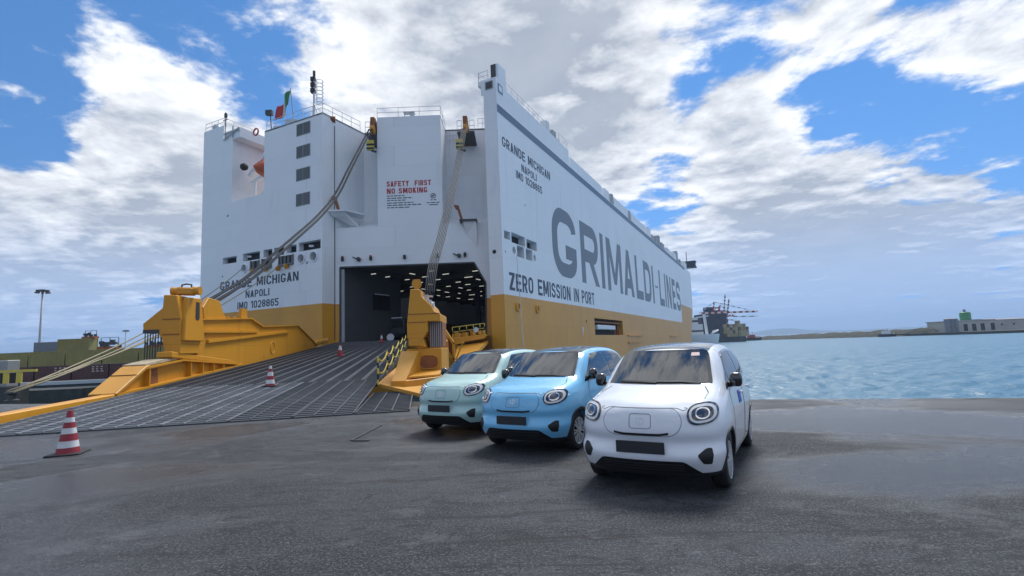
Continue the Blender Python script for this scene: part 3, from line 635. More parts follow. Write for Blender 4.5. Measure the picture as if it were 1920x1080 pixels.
def railing(line, h=1.05, post=1.5, name='railing', m='rail_white', r=.028, rails=(.5, 1.0)):
    b = MB()
    for i in range(len(line)-1):
        p, q = V(line[i]), V(line[i+1]); n = max(1, int((q-p).length/post+.5))
        for k in range(n+(i == len(line)-2)): c = p+(q-p)*k/n; b.bar(c, c+V((0, 0, h)), r*1.6)
        for f in rails: b.bar(p+V((0, 0, h*f)), q+V((0, 0, h*f)), r*1.6)
    return b.build(name, M[m], ship)
railing([uv(.1, 2.7, 30.5), uv(.1, 15, 30.5)]); railing([uv(.1, 19.5, 30.5), uv(.1, 23, 30.5), uv(1.5, 23, 30.5)], 1.3)
railing([uv(2.2, .1, 31.0), uv(2.2, .1, 31.0)+PT*-1.2, uv(1.0, .1, 31.0)]); railing([uv(2.2, .1, 31.0), uv(2.2, 2, 31)])
# turret window and light
mb = MB(); mb.prism([uv(.35, -.004, 29.75), uv(1.35, -.004, 29.75), uv(1.35, -.004, 30.7), uv(.35, -.004, 30.7)], -FW*.03); mb.build('window_frame', M['grey_paint'], ship)
mb = MB(); mb.prism([uv(.47, -.04, 29.86), uv(1.23, -.04, 29.86), uv(1.23, -.04, 30.59), uv(.47, -.04, 30.59)], -FW*.03); mb.build('window', M['dark_steel'], ship)
mb = MB(); mb.prism([side(.45, 29.5, .004), side(1.55, 29.5, .004), side(1.55, 30.5, .004), side(.45, 30.5, .004)], -PT*.03); o = mb.build('side_window', M['stripe'], ship)
mb = MB(); mb.prism([side(.62, 29.66, .04), side(1.38, 29.66, .04), side(1.38, 30.34, .04), side(.62, 30.34, .04)], -PT*.01); mb.build('window_panel', M['hull_white'], ship)
# bridge at the bow
mb = MB(); mb.prism([uv(5, 172, ZS), uv(34, 172, ZS), uv(34, 184, ZS), uv(5, 184, ZS)], (0, 0, 5)); mb.build('bridge', M['hull_white'], ship)
mb = MB(); mb.prism([uv(-1.6, 174, 31.2), uv(41, 174, 31.2), uv(41, 179, 31.2), uv(-1.6, 179, 31.2)], (0, 0, .5)); mb.prism([uv(-1.6, 174, 33.4), uv(41, 174, 33.4), uv(41, 179, 33.4), uv(-1.6, 179, 33.4)], (0, 0, .4)); mb.tube([uv(2, 176, 33), uv(2, 176, 38)], .15, 6); mb.build('bridge_wing', M['dark_steel'], ship)
mb = MB(); mb.prism([uv(-1.3, 174.4, 31.7), uv(40, 174.4, 31.7), uv(40, 178.6, 31.7), uv(-1.3, 178.6, 31.7)], (0, 0, 1.7)); mb.build('bridge_windows', M['letter_dark'], ship)
# hull fittings on the side
for s, z in ((3.21, 5.85), (8.59, 5.86)):
    b = MB(); b.lathe([(.55, 0), (.55, .12), (.35, .14), (.33, .02), (0, .02)], side(s, z, 0), -PT, 16); b.build('fairlead', M['ochre'], ship, smooth=True, angle=40)
b = MB(); b.prism([side(25.0, 3.9, .01), side(25.6, 3.9, .01), side(25.4, 3.0, .01), side(25.35, 2.6, .01), side(25.25, 2.6, .01), side(25.2, 3.0, .01)], -PT*.02); b.build('draught_mark', M['white_steel'], ship)
for s0, s1, z in ((53, 66, 2.6), (53, 64, 1.2), (104, 118, 2.4)):
    b = MB(); b.bar(side(s0, z, .15), side(s1, z, .15), .3, .25); b.build('rubbing_bar', M['ochre_pale'], ship)
# --- transom, port part: opening of the lifeboat bay, louvres, mooring ports
ST = [(0, ZY), (21.2, ZY), (21.4, 31.2), (17.3, 31.2), (17.3, 29.0), (15.5, 29.0), (15.5, 20.85), (9.58, 20.85), (9.6, ZR), (0, ZR)]
ho = [rect(a, b, c, d) for b, a, c, d in ((16.9, 14.29, 13.05, 13.86), (13.12, 10.09, 13.0, 13.95), (9.47, 7.97, 13.05, 13.98), (7.67, 6.0, 13.05, 13.98), (5.62, 3.98, 13.1, 13.97), (3.62, .25, 13.07, 14.07), (11.7, 10.11, 11.9, 12.85), (9.71, 8.01, 11.88, 12.9), (6.83, 4.42, 11.82, 12.89))]
ho += [circ(12.84, 12.16, .45), circ(3.24, 12.24, .5), circ(1.31, 12.28, .5), circ(16.9, 11.54, .14, 8), circ(2.29, 11.67, .16, 8), circ(16.14, 19.11, .18, 8)]
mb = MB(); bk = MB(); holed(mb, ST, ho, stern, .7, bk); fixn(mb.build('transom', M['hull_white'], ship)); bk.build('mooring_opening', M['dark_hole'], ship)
mb = MB(); mb.add([stern(0, -6), stern(21.2, -6), stern(21.2, ZY), stern(0, ZY)], [(0, 1, 2, 3)]); fixn(mb.build('transom_lower', M['hull_ochre'], ship))
for (x0, x1) in ((10.11, 11.7), (8.01, 9.71), (4.42, 6.83)):
    mb = MB(); n = 2 if x1-x0 < 2 else 4
    for k in range(n): w = x0+(x1-x0)*(k+.5)/n; mb.tube([stern(w, 11.95, -.12), stern(w, 12.85, -.12)], .17, 10)
    for w in (x0+.05, x1-.05): mb.bar(stern(w, 11.85, .03), stern(w, 12.92, .03), .14)
    mb.bar(stern(x0, 11.82, .1), stern(x1, 11.82, .1), .2); mb.build('roller_fairlead', M['louvre'], ship)
for w, z in ((10.9, 11.55), (8.7, 11.6), (6.6, 11.45), (5.2, 11.55)):
    mb = MB(); mb.lathe([(.1, -.05), (.3, -.05), (.3, .12), (.1, .12)], stern(w, z, .3), PT, 14); mb.bar(stern(w, z+.35, .05), stern(w, z, .35), .12); mb.build('guide_roller', M['ochre'], ship)
for w, z, rr in ((12.84, 12.16, .45), (3.24, 12.24, .5), (1.31, 12.28, .5)):
    mb = MB(); mb.lathe([(rr, 0), (rr+.12, 0), (rr+.12, .1), (rr, .1)], stern(w, z, 0), -FW, 20, closed=True); mb.build('chock_ring', M['hull_white'], ship)
for w in (13.0, 2.6):   # deck lamps inside the openings
    mb = MB(); mb.box(stern(w-.5, 13.6, -.45), (.5, .3, .22)); mb.build('deck_lamp', M['lamp_white'], ship)
for z0 in (26.63, 23.95, 21.25, 18.3):
    mb = MB(); w0, w1 = 1.88, 4.12; mb.prism([stern(w0, z0, .003), stern(w1, z0, .003), stern(w1, z0+1.48, .003), stern(w0, z0+1.48, .003)], FW*.02*-1); fr = mb.build('louvre_vent', M['grey_paint'], ship)
    for k in range(9):
        z = z0+.1+k*.148
        for a, b in ((w0+.07, (w0+w1)/2-.05), ((w0+w1)/2+.05, w1-.07)):
            s = MB(); s.prism([stern(a, z, .026), stern(b, z, .026), stern(b, z+.05, .065), stern(a, z+.05, .065)], (0, 0, .055)); s.build('slat', M['louvre'], fr)
# lifeboat bay
mb = MB(); v0, v1 = VA+.05, VA+16
bay = lambda w, v, z: A+PT*w+FW*(v-VA)+V((0, 0, z))
mb.add([bay(15.6, v0, 20.85), bay(15.6, v1, 20.85), bay(15.6, v1, 29), bay(15.6, v0, 29)], [(0, 1, 2, 3)])
mb.add([bay(15.6, v0, 20.84), bay(9.5, v0, 20.84), bay(9.5, v1, 20.84), bay(15.6, v1, 20.84)], [(0, 1, 2, 3)])
mb.add([bay(15.6, v1, 20.8), bay(0, v1, 20.8), bay(0, v1, 24.6), bay(15.6, v1, 24.6)], [(0, 1, 2, 3)])
mb.add([bay(9.55, v0, 20.85), bay(9.55, VA+1.2, 20.85), bay(9.55, VA+1.2, ZR), bay(9.55, v0, ZR)], [(0, 1, 2, 3)])
mb.build('boat_bay', M['hull_white'], ship)
mb = MB(); mb.prism([bay(17.3, VA+.05, 29.0), bay(14.2, VA+.05, 29.0), bay(14.2, VA+5, 29.0), bay(17.3, VA+5, 29.0)], (0, 0, 1.25)); mb.build('deck_house', M['hull_white'], ship)
mb = MB(); mb.bar(bay(16.9, VA-.1, 29.2), bay(16.9, VA-.1, 30.9), .1); mb.bar(bay(15.4, VA-.1, 29.1), bay(15.4, VA-.1, 30.6), .1); mb.bar(bay(17.2, VA-.1, 29.9), bay(14.2, VA-.1, 29.9), .09); mb.bar(bay(17.2, VA-.1, 29.1), bay(14.2, VA-.1, 30.2), .09); mb.build('ladder', M['grey_paint'], ship)
mb = MB()
for w, v in ((14.6, -4.5), (10.6, -4.5), (14.6, 2), (10.6, 2)): mb.bar(bay(w, v, 20.85), bay(w, v, 24.2), .3)
mb.build('davit', M['hull_white'], ship); mb = MB()
for v in (-4.5,): mb.bar(bay(15.2, v, 23.9), bay(9.7, v, 25.3), .32); mb.bar(bay(14.4, v, 21), bay(10.8, v, 24.2), .22); mb.bar(bay(14.9, v-.6, 24.6), bay(11.4, v-.6, 27.2), .34)
mb.build('davit', M['hull_white'], ship)
mb = MB(); g = []
for i in range(13):
    t = -1+2*i/12; r = 1.3*sqrt(max(.004, 1-abs(t)**2.6)); g.append([bay(12.3+r*.9*cos(a), VA+5.0+4.4*t, 25.0+r*(1.05 if sin(a) > 0 else .9)*sin(a)) for a in (2*pi*k/18 for k in range(19))])
mb.sheet(g); lb_ = fixn(mb.build('lifeboat', M['lifeboat'], None, smooth=True)); tag(lb_, 'orange enclosed lifeboat hanging in the bay of the white stern', 'lifeboat')
mb = MB(); mb.lathe([(.2, 0), (.45, .1), (.45, .5), (.2, .6)], bay(14.2, VA+.9, 25.4), PT, 12); mb.build('winch_drum', M['black'], ship)
mb = MB(); ring = [bay(11.2+.42*cos(t), VA+.02, 28.9+.42*sin(t)) for t in (2*pi*k/16 for k in range(17))]; mb.tube(ring, .1, 6, False); mb.build('lifebuoy', M['red_paint'], ship)
railing([stern(21.2, 31.2, -.1), stern(17.4, 31.2, -.1), stern(17.4, 31.2, -4), stern(17.4, 30.2, -4)]); railing([stern(15.7, 29, -5), stern(15.7, 29, -16)], .9)
railing([stern(9.4, ZR, -.1), stern(.1, ZR, -.1), A+FW*5.8+V((.1, 0, ZR))], 1.15)
mb = MB(); mb.tube([stern(17.9, 31.2, -.6), stern(17.9, 33.3, -.6)], .07, 6); mb.lathe([(.16, 0), (.2, .2), (.2, .5), (.1, .7)], stern(17.9, 32.6, -.6), (0, 0, 1), 10); mb.bar(stern(18.4, 32.3, -.6), stern(17.4, 32.3, -.6), .08); mb.build('light_mast', M['dark_steel'], ship)
mb = MB(); mb.lathe([(.1, 0), (.42, .05), (.5, .45), (.35, .8), (.1, .9)], stern(19.7, 31.2, -.6), (0, 0, 1), 12); mb.build('vent_cowl', M['rail_white'], ship, smooth=True)
mb = MB(); mb.tube([stern(9.0, ZR, -.5), stern(9.3, 31.0, -.5)], .06, 6); mb.box(stern(9.45, 31.1, -.5), (.8, .5, .6)); mb.build('floodlight', M['dark_steel'], ship)
mb = MB(); mb.box(stern(5.4, 28.95, -.6), (1.6, .6, .5)); mb.box(stern(8, 28.85, -.6), (.9, .5, .35)); mb.build('roof_locker', M['rail_white'], ship)
# roof, bulkhead beside the door, recesses of the hoisting ropes
LX = lambda y: A.x+(y-A.y)*FW.x/FW.y
YB = 59.7
mb = MB(); mb.add([A+V((0, 0, ZY)), V((LX(YB), YB, ZY)), V((LX(YB), YB, ZR)), A+V((0, 0, ZR))], [(0, 1, 2, 3)]); fixn(mb.build('door_bulkhead', M['hull_white'], ship))
mb = MB(); mb.add([A+V((0, 0, -6)), V((LX(WY), WY, -6)), V((LX(WY), WY, ZY)), A+V((0, 0, ZY))], [(0, 1, 2, 3)]); fixn(mb.build('door_bulkhead_lower', M['hull_ochre'], ship))
XR = -2.05
DOOR = [(-19.15, 2.7), (-3.02, 2.7), (-2.9, 8.72), (-4.13, 11.05), (-19.15, 11.12)]
mb = MB(); holed(mb, [(LX(WY), ZY), (-19.15, ZY), (-19.15, 11.12), (-4.13, 11.05), (-2.9, 8.72), (-2.94, ZY), (XR, ZY), (XR, 15.6), (-7.5, 15.6), (-7.5, 28.55), (-14.85, 28.55), (-14.85, 15.6), (LX(WY), 15.6)], [], wall); fixn(mb.build('door_wall', M['hull_white'], ship))
mb = MB(); holed(mb, [(LX(WY), -6), (XR, -6), (XR, ZY), (-2.94, ZY), (-3.02, 2.7), (-19.15, 2.7), (-19.15, ZY), (LX(WY), ZY)], [], wall); fixn(mb.build('door_wall_lower', M['hull_ochre'], ship))
mb = MB()
mb.add([(-7.5, WY, 15.6), (-7.5, YB, 15.6), (-7.5, YB, 28.55), (-7.5, WY, 28.55)], [(0, 1, 2, 3)]); mb.add([(-14.85, WY, 15.6), (-14.85, YB, 15.6), (-14.85, YB, 28.55), (-14.85, WY, 28.55)], [(0, 1, 2, 3)])
mb.add([(LX(YB), YB, 15), (XR, YB, 15), (XR, YB, 28.55), (LX(YB), YB, 28.55)], [(0, 1, 2, 3)])
mb.add([(LX(WY), WY, 15.6), (-14.85, WY, 15.6), (-14.85, YB, 17.2), (LX(YB), YB, 17.2)], [(0, 1, 2, 3)]); mb.add([(-7.5, WY, 15.6), (XR, WY, 15.6), (XR, YB, 17.2), (-7.5, YB, 17.2)], [(0, 1, 2, 3)])
fixn(mb.build('rope_recess', M['hull_white'], ship))
mb = MB(); mb.prism([A+V((0, 0, ZR-.03)), A+PT*9.55+V((0, 0, ZR-.03)), uv(28, 12, ZR-.03), uv(1.6, 12, ZR-.03), V((XR, YB, ZR-.03)), V((LX(YB), YB, ZR-.03))], (0, 0, -.2)); mb.prism([(-14.85, WY+.02, 28.53), (-7.5, WY+.02, 28.53), (-7.5, YB, 28.53), (-14.85, YB, 28.53)], (0, 0, -.2)); mb.build('roof_deck', M['grey_paint'], ship)
# quarter column
mb = MB(); mb.add([uv(0, 0, ZY), uv(1.6, 0, ZY), uv(1.6, 0, 29.2), uv(1.9, 0, 29.2), uv(1.9, 0, 31.0), uv(0, 0, 31.0)], [(0, 1, 2, 3, 4, 5)]); mb.add([uv(1.6, 0, ZY), uv(1.6, 9, ZY), uv(1.6, 9, 29.2), uv(1.6, 0, 29.2)], [(0, 1, 2, 3)]); fixn(mb.build('quarter_column', M['hull_white'], ship))
mb = MB(); mb.add([uv(0, 0, -6), uv(1.6, 0, -6), uv(1.6, 0, ZY), uv(0, 0, ZY)], [(0, 1, 2, 3)]); mb.add([uv(1.6, 0, -6), uv(1.6, 9, -6), uv(1.6, 9, ZY), uv(1.6, 0, ZY)], [(0, 1, 2, 3)]); fixn(mb.build('quarter_column_lower', M['hull_ochre'], ship))
mb = MB(); mb.lathe([(.0, 0), (.22, 0), (.22, .05), (0, .05)], uv(.95, 0, 11.6), -FW, 10); mb.build('drain', M['dark_hole'], ship)
# door frame, seals, lamps over the door
mb = MB(); fr = [(-19.15, 2.7), (-19.15, 11.12), (-4.13, 11.05), (-2.9, 8.72), (-3.02, 2.7)]
for i in range(4): mb.bar(wall(*fr[i], -.02), wall(*fr[i+1], -.02), .16, .2, up=(0, 1, 0))
mb.build('door_frame', M['dark_steel'], ship)
mb = MB(); mb.bb(-19.05, -18.72, WY+.05, WY+.3, 2.7, 10.9); mb.build('door_jamb', M['grey_paint'], ship)
mb = MB(); mb.bar(V((LX(WY)-.05, WY-.1, 3)), V((LX(WY)-.05, WY-.1, 27.7)), .09); mb.build('hanging_pipe', M['dark_steel'], ship)
for k, (x, z) in enumerate(((-18.82, 11.95), (-15.67, 11.92), (-11.87, 11.9), (-8.17, 11.88), (-5.1, 11.9))):
    mb = MB(); mb.lathe([(.06, 0), (.16, .05), (.16, .4), (.1, .5)], wall(x, z-.2, .25), (0, 0, 1), 10); mb.bar(wall(x, z+.25, 0), wall(x, z+.25, .3), .06); lm = mb.build('door_lamp', M['black'], ship)
    mb = MB(); mb.box(wall(x, z+.33, .25), (.22, .22, .1)); mb.build('lamp_cap', M['red_paint' if k in (0, 1) else 'rail_white'], lm)
for x, z in ((-17.02, 11.92), (-5.77, 11.86)):
    mb = MB(); mb.lathe([(.05, 0), (.24, .02), (.24, .35), (.05, .4)], wall(x, z, .05), (0, -1, 0), 12); mb.bar(wall(x-.15, z+.05, .1), wall(x-.65, z+.25, .3), .12); mb.build('door_camera', M['dark_steel'], ship)
# rope arms, blocks and shelves in the recesses
for x, zt in ((-15.3, 28.2), (-4.62, 27.9)):
    mb = MB(); mb.bar((x, YB-.2, zt-1.3), (x, WY-.1, zt), .55, .7); mb.bar((x-.02, WY-.1, zt+.3), (x-.02, WY-.15, zt-1.7), .45, .5); mb.build('rope_arm', M['rust'], ship, bevel=.05)
    mb = MB(); mb.lathe([(.2, -.25), (.55, -.22), (.45, 0), (.55, .22), (.2, .25)], (x, WY-.2, zt-1.2), (1, 0, 0), 18); mb.build('sheave', M['ochre'], ship, smooth=True, angle=40)
    mb = MB(); mb.bb(x-1.0, x+1.0, WY+.3, YB, zt-1.55, zt-1.3); mb.build('arm_platform', M['dark_steel'], ship)
    railing([V((x-1, WY+.3, zt-1.3)), V((x-.45, WY+.3, zt-1.3))], 1.3, .6); railing([V((x+.45, WY+.3, zt-1.3)), V((x+1, WY+.3, zt-1.3))], 1.3, .6)
for x, z in ((-15.5, 24.9), (-5.3, 24.6)):
    hb = tag(bpy.data.objects.new('hook_block', None), 'yellow and black hook block on the left hoisting ropes' if x < -10 else 'yellow and black hook block on the right hoisting ropes', 'hook block', 'hoist hook blocks'); COL.objects.link(hb); hb.location = (x, WY-.5, z)
    mb = MB(); mb.bb(x-.4, x+.4, WY-.65, WY-.35, z-.5, z+.7); mb.build('cheek', M['yellow'], hb, bevel=.06)
    mb = MB(); mb.bb(x-.41, x+.41, WY-.66, WY-.34, z+.02, z+.26); mb.bb(x-.41, x+.41, WY-.66, WY-.34, z-.4, z-.18); mb.build('black_band', M['black'], hb)
    mb = MB(); mb.tube([(x, WY-.5, z+.7), (x, WY-.5, z+1.25)], .1, 6); mb.bar((x+.1, WY-.5, z-.5), (x+.65, WY-.5, z-.7), .2); mb.build('shackle', M['dark_steel'], hb)
mb = MB(); mb.prism([(-20.4, 54.4, 17.3), (-18.2, 54.4, 17.3), (-16.6, 56.6, 17.3), (-17.6, 58.4, 17.3)], (0, 0, .16)); mb.prism([(-20.0, 54.6, 17.3), (-18.4, 54.8, 17.3), (-17.2, 57, 16.0)], (.1, .3, -.4)); mb.build('shelf', M['hull_white'], ship)
mb = MB(); mb.bb(-5.55, -3.6, 54.6, 57, 15.6, 15.85); mb.build('shelf', M['dark_steel'], ship)
mb = MB(); mb.prism([(-5.2, 54.8, 15.6), (-3.7, 54.8, 15.6), (-3.7, 55.45, 12.8), (-4.9, 55.45, 14.3)], (0, .3, 0)); mb.build('shelf_bracket', M['hull_white'], ship)
for x, y, z in ((-19.0, 54.6, 17.4), (-5.3, 54.6, 15.85)):
    mb = MB(); mb.bar((x, y, z), (x-.3, y, z+1.1), .28); mb.lathe([(.1, -.2), (.24, -.2), (.24, .2), (.1, .2)], (x-.45, y, z+1.35), (0, 1, 0), 12); mb.bar((x-.3, y, z+1.1), (x-.75, y, z+1.6), .25); mb.build('rope_guide', M['rust'], ship)
railing([V((-14.85, WY+.1, 28.6)), V((-7.5, WY+.1, 28.6)), V((-7.5, YB, 28.6))], 1.1, 2.4); railing([V((-7.3, YB-.2, 26.6)), V((-6.1, YB-.2, 26.6))], 1.9, .4, rails=(.3, .6, 1)); railing([V((-3.4, YB-.2, 28.6)), V((-2.2, YB-.2, 28.6))], 1.2, .6)
mb = MB(); mb.bb(-11.9, -10.6, WY+.5, WY+1.2, 29.25, 29.4); [mb.bar((x, WY+.8, 28.5), (x, WY+.8, 29.3), .08) for x in (-11.8, -10.7)]; mb.box((-10.9, WY+.7, 29.0), (.4, .4, .4)); mb.build('roof_locker', M['rail_white'], ship)
for x, zt in ((A.x+1.2, 27.9),):
    mb = MB(); mb.lathe([(.1, -.3), (.35, -.3), (.35, .3), (.1, .3)], (LX(WY)-.2, WY-.3, 28.4), (1, .3, 0), 12); mb.build('pipe_sheave', M['rust'], ship)
# flag staff, signal mast
fl = thing('ensign', tuple(stern(5.0, ZR, -.4)), 'green white and red flag flying on a staff above the louvred block', 'flag')
mb = MB(); mb.tube([stern(5.0, ZR, -.4), stern(5.7, 33.2, -.4)], .06, 6); mb.build('staff', M['grey_paint'], fl)
for k, m in enumerate(('flag_green', 'flag_white', 'flag_red')):
    M[m] = mat(m, ((.04, .20, .07), (.62, .60, .55), (.45, .05, .05))[k], .8); g = []
    for j in range(7):
        row = []
        for i in range(6):
            a = (k*5+i)/15; b = j/6; row.append(stern(5.75-.1*(1-b)+a*2.3, 32.9-1.9*b-a*1.5+.12*sin(7*a+b), -.4+.28*sin(6.5*a+1.2*b)))
        g.append(row)
    mb = MB(); mb.sheet(g); o = mb.build('flag_band', M[m], fl, smooth=True); sm = o.modifiers.new('s', 'SOLIDIFY'); sm.thickness = .02
sg_ = thing('signal_mast', tuple(stern(2.0, ZR, -.6)), 'dark signal mast with caged ladder on the roof by the flag', 'mast')
mb = MB(); mb.tube([stern(2.0, ZR, -.6), stern(2.0, 34.0, -.6)], .11, 8); mb.bar(stern(2.0, 30.5, -.6), stern(1.2, ZR, -.6), .1); mb.build('post', M['rail_white'], sg_)
mb = MB(); [mb.box(stern(2.15, z, -.6), (.5, .5, .5)) for z in (32.0, 32.7, 33.4)]; mb.tube([stern(2.0, 33.5, -.6), stern(2.0, 34.4, -.6)], .16, 8); mb.build('lamp_stack', M['black'], sg_)
mb = MB()
for z in [30.2+.45*k for k in range(7)]: mb.tube([stern(1.1+.42*cos(t), z, -.6+.42*sin(t)) for t in (2*pi*k/10 for k in range(11))], .03, 4, False)
for t in (0, pi/2, pi, 3*pi/2): mb.bar(stern(1.1+.42*cos(t), 30.2, -.6+.42*sin(t)), stern(1.1+.42*cos(t), 32.9, -.6+.42*sin(t)), .04)
mb.build('ladder_cage', M['rail_white'], sg_)
# --- the hold behind the door
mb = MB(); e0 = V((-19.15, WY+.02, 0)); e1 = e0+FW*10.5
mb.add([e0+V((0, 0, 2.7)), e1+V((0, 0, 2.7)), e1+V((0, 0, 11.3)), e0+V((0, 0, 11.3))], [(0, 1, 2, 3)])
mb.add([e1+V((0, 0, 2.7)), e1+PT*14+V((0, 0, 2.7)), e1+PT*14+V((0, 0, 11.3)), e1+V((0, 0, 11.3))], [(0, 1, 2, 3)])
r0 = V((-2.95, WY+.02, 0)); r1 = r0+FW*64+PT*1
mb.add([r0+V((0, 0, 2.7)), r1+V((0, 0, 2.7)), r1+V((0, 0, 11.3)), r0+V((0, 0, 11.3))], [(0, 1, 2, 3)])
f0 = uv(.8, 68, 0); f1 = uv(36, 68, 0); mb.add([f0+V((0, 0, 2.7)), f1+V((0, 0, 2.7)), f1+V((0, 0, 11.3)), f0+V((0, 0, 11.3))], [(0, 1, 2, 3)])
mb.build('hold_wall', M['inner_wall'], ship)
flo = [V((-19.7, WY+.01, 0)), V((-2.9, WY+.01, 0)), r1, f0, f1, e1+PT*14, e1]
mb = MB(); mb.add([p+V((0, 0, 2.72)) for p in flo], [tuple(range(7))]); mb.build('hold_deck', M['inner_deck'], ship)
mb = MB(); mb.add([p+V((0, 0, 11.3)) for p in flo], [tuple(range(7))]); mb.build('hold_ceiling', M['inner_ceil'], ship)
for k in range(16):
    p = e0+FW*(1.2+k*3.6)+V((0, 0, 11.05)); b = MB(); b.bar(p-PT*.2, p-PT*(26 if k > 2 else 20)+FW*.0, .35, .45) if False else None
gird = None
for k in range(12):     # deep transverse girders under the deck above
    v = 9+5*k; b = MB(); b.bar(uv(1.2, v, 10.95), uv(20 if v < 10 else 33, v, 10.95), .3, .6); b.build('girder', M['inner_ceil'], ship)
lamp0 = None; rnd = random.Random(12)
for k in range(20):
    for u in (2.8, 6.2, 9.8, 13.4, 16.8, 21, 25):
        v = -5+3.3*k+rnd.uniform(-.5, .5); p = uv(u+rnd.uniform(-.5, .5), v, 10.6)
        if p.y < WY+.8 or (p-e0).dot(-PT) < .5 and (p-e0).dot(FW) < 10.6: continue
        if p.x < -19 and p.y < 60: continue
        if lamp0 is None:
            b = MB(); b.box((0, 0, 0), (1.15, .12, .07)); lamp0 = b.build('ceiling_lamp', M['lamp_strip'], ship, local=True); o = lamp0
        else: o = lamp0.copy(); COL.objects.link(o)
        o.scale = (rnd.uniform(.55, 1.05), 1, 1); o.location = p-ship.location; o.rotation_euler = (0, 0, -radians(26)+rnd.choice((0, 0, 0, pi/2)))
for v, u in ((22, 6.5), (22, 16), (36, 6.5), (36, 16), (50, 6.5), (50, 16)):
    b = MB(); b.prism([uv(u-.3, v, 2.72), uv(u+.3, v, 2.72), uv(u+.3, v+.5, 2.72), uv(u-.3, v+.5, 2.72)], (0, 0, 8.5)); b.build('pillar', M['inner_wall'], ship)
b = MB(); b.prism([e0+FW*5.2+V((0, 0, 6.6))-PT*.02, e0+FW*8.2+V((0, 0, 6.6))-PT*.02, e0+FW*8.2+V((0, 0, 8.4))-PT*.02, e0+FW*5.2+V((0, 0, 8.4))-PT*.02], -PT*.15); b.build('wall_panel', M['black'], ship)
b = MB(); b.bar(e0+FW*5.4+V((0, 0, 8.5))-PT*.2, e0+FW*8.0+V((0, 0, 8.5))-PT*.2, .1, .12); b.build('panel_lamp', M['lamp_white'], ship)
# a yard tractor waiting inside
tr = thing('yard_tractor', (-14.1, 63.5, 2.72), 'dark yard tractor parked inside the open stern door', 'tractor', rz=radians(-20))
def tp(name, m, f, par=tr, **k): b = MB(); f(b); return b.build(name, M[m], par, local=True, **k)
tp('chassis', 'black', lambda b: b.bb(-.9, .9, -1, 4, .5, .9)); tp('cab', 'dark_steel', lambda b: b.prism([(-1.0, -1.1, .9), (1.0, -1.1, .9), (1.0, .9, .9), (-1.0, .9, .9)], (0, 0, 1.9)), bevel=.1)
tp('windscreen', 'glass', lambda b: b.bb(-.85, .85, -1.16, -1.11, 1.7, 2.6)); tp('light_bar', 'lamp_white', lambda b: b.bb(-.75, .75, -1.2, -1.05, 2.85, 3.0))
for x in (-.85, .85):
    for y in (-.4, 3.2): tp('wheel', 'tyre', lambda b: b.lathe([(.3, -.18), (.5, -.18), (.52, 0), (.5, .18), (.3, .18)], (x, y, .52), (1, 0, 0), 18))
wd = thing('spare_wheel', (-14.45, 58.9, 2.72), 'pale round disc leaning beside the yard tractor', 'wheel'); b = MB(); b.lathe([(.0, -.06), (.42, -.06), (.45, 0), (.42, .06), (0, .06)], (-14.45, 58.9, 3.16), (.1, -1, .1), 20); b.build('disc', M['rail_white'], wd)
# ------------------------------------------------------------------ slewing stern ramp
ZRMP = lambda y: .05+.0638*(y-13.2)
DL = V((.13866, -.99034, 0)); NL = V((.99034, .13866, 0)); L0 = V((-20.16, 58.22, 0))
def lb(t, z, o=0): return L0+DL*t+NL*o+V((0, 0, z))           # inner face of the left girder: metres down the ramp, height, towards the deck
ramp = thing('stern_ramp', (-11, 30, 0), 'dark ribbed vehicle ramp with ochre side girders running from quay to stern door', 'ramp')
M['ramp_steel'] = mat('ramp_steel', (.062, .066, .075), .45, metal=.15, var=(.6, .8, (.11, .115, .125)), bump=(8, .3, .01))
M['tread'] = mat('tread_bar', (.36, .38, .40), .36, metal=.3, var=(1.6, .9, (.14, .145, .155)))
M['tread_dark'] = mat('tread_bar_dark', (.115, .122, .135), .45, metal=.2, var=(1.1, .9, (.075, .08, .09)))
LEX = lambda y: -19.60+(55.5-y)*.1395                         # left edge of the roadway
REX = lambda y: -11.25+(55.5-y)*.165
Y0, Y1 = 20.6, 55.45
# main deck in panels
ny_ = 9
for k in range(ny_):
    ya, yb = Y0+(Y1-Y0)*k/ny_, Y0+(Y1-Y0)*(k+1)/ny_-.012
    mb = MB(); mb.prism([(LEX(ya), ya, ZRMP(ya)), (REX(ya), ya, ZRMP(ya)), (REX(yb), yb, ZRMP(yb)), (LEX(yb), yb, ZRMP(yb))], (0, 0, -.28)); mb.build('deck_panel', M['ramp_steel'], ramp)
# hinged flaps that lie on the quay
FR = lambda x: 12.05+(x+13.5)*.178                            # front edge
fx1 = [LEX(Y0)+(REX(Y0)-LEX(Y0))*k/6 for k in range(7)]+[-3.9]
fx0 = [x+.150*(Y0-13.0) for x in fx1[:7]]+[-2.9]
flaps = []
for k in range(7):
    a, b, c, d = fx0[k]+.02, fx0[k+1]-.02, fx1[k+1]-.02, fx1[k]+.02
    yr = Y0-.03 if k < 6 else 18.6
    if k == 6: c, d = -3.75, fx1[6]+.15*2+.02
    pts = [(a, FR(a), .035), (b, FR(b), .035), (c, yr, (ZRMP(yr) if k < 6 else .16)), (d, yr, (ZRMP(yr) if k < 6 else .16))]
    mb = MB(); mb.prism(pts, (0, 0, -.03)); fo = mb.build('flap', M['ramp_steel'], ramp); flaps.append((pts, fo))
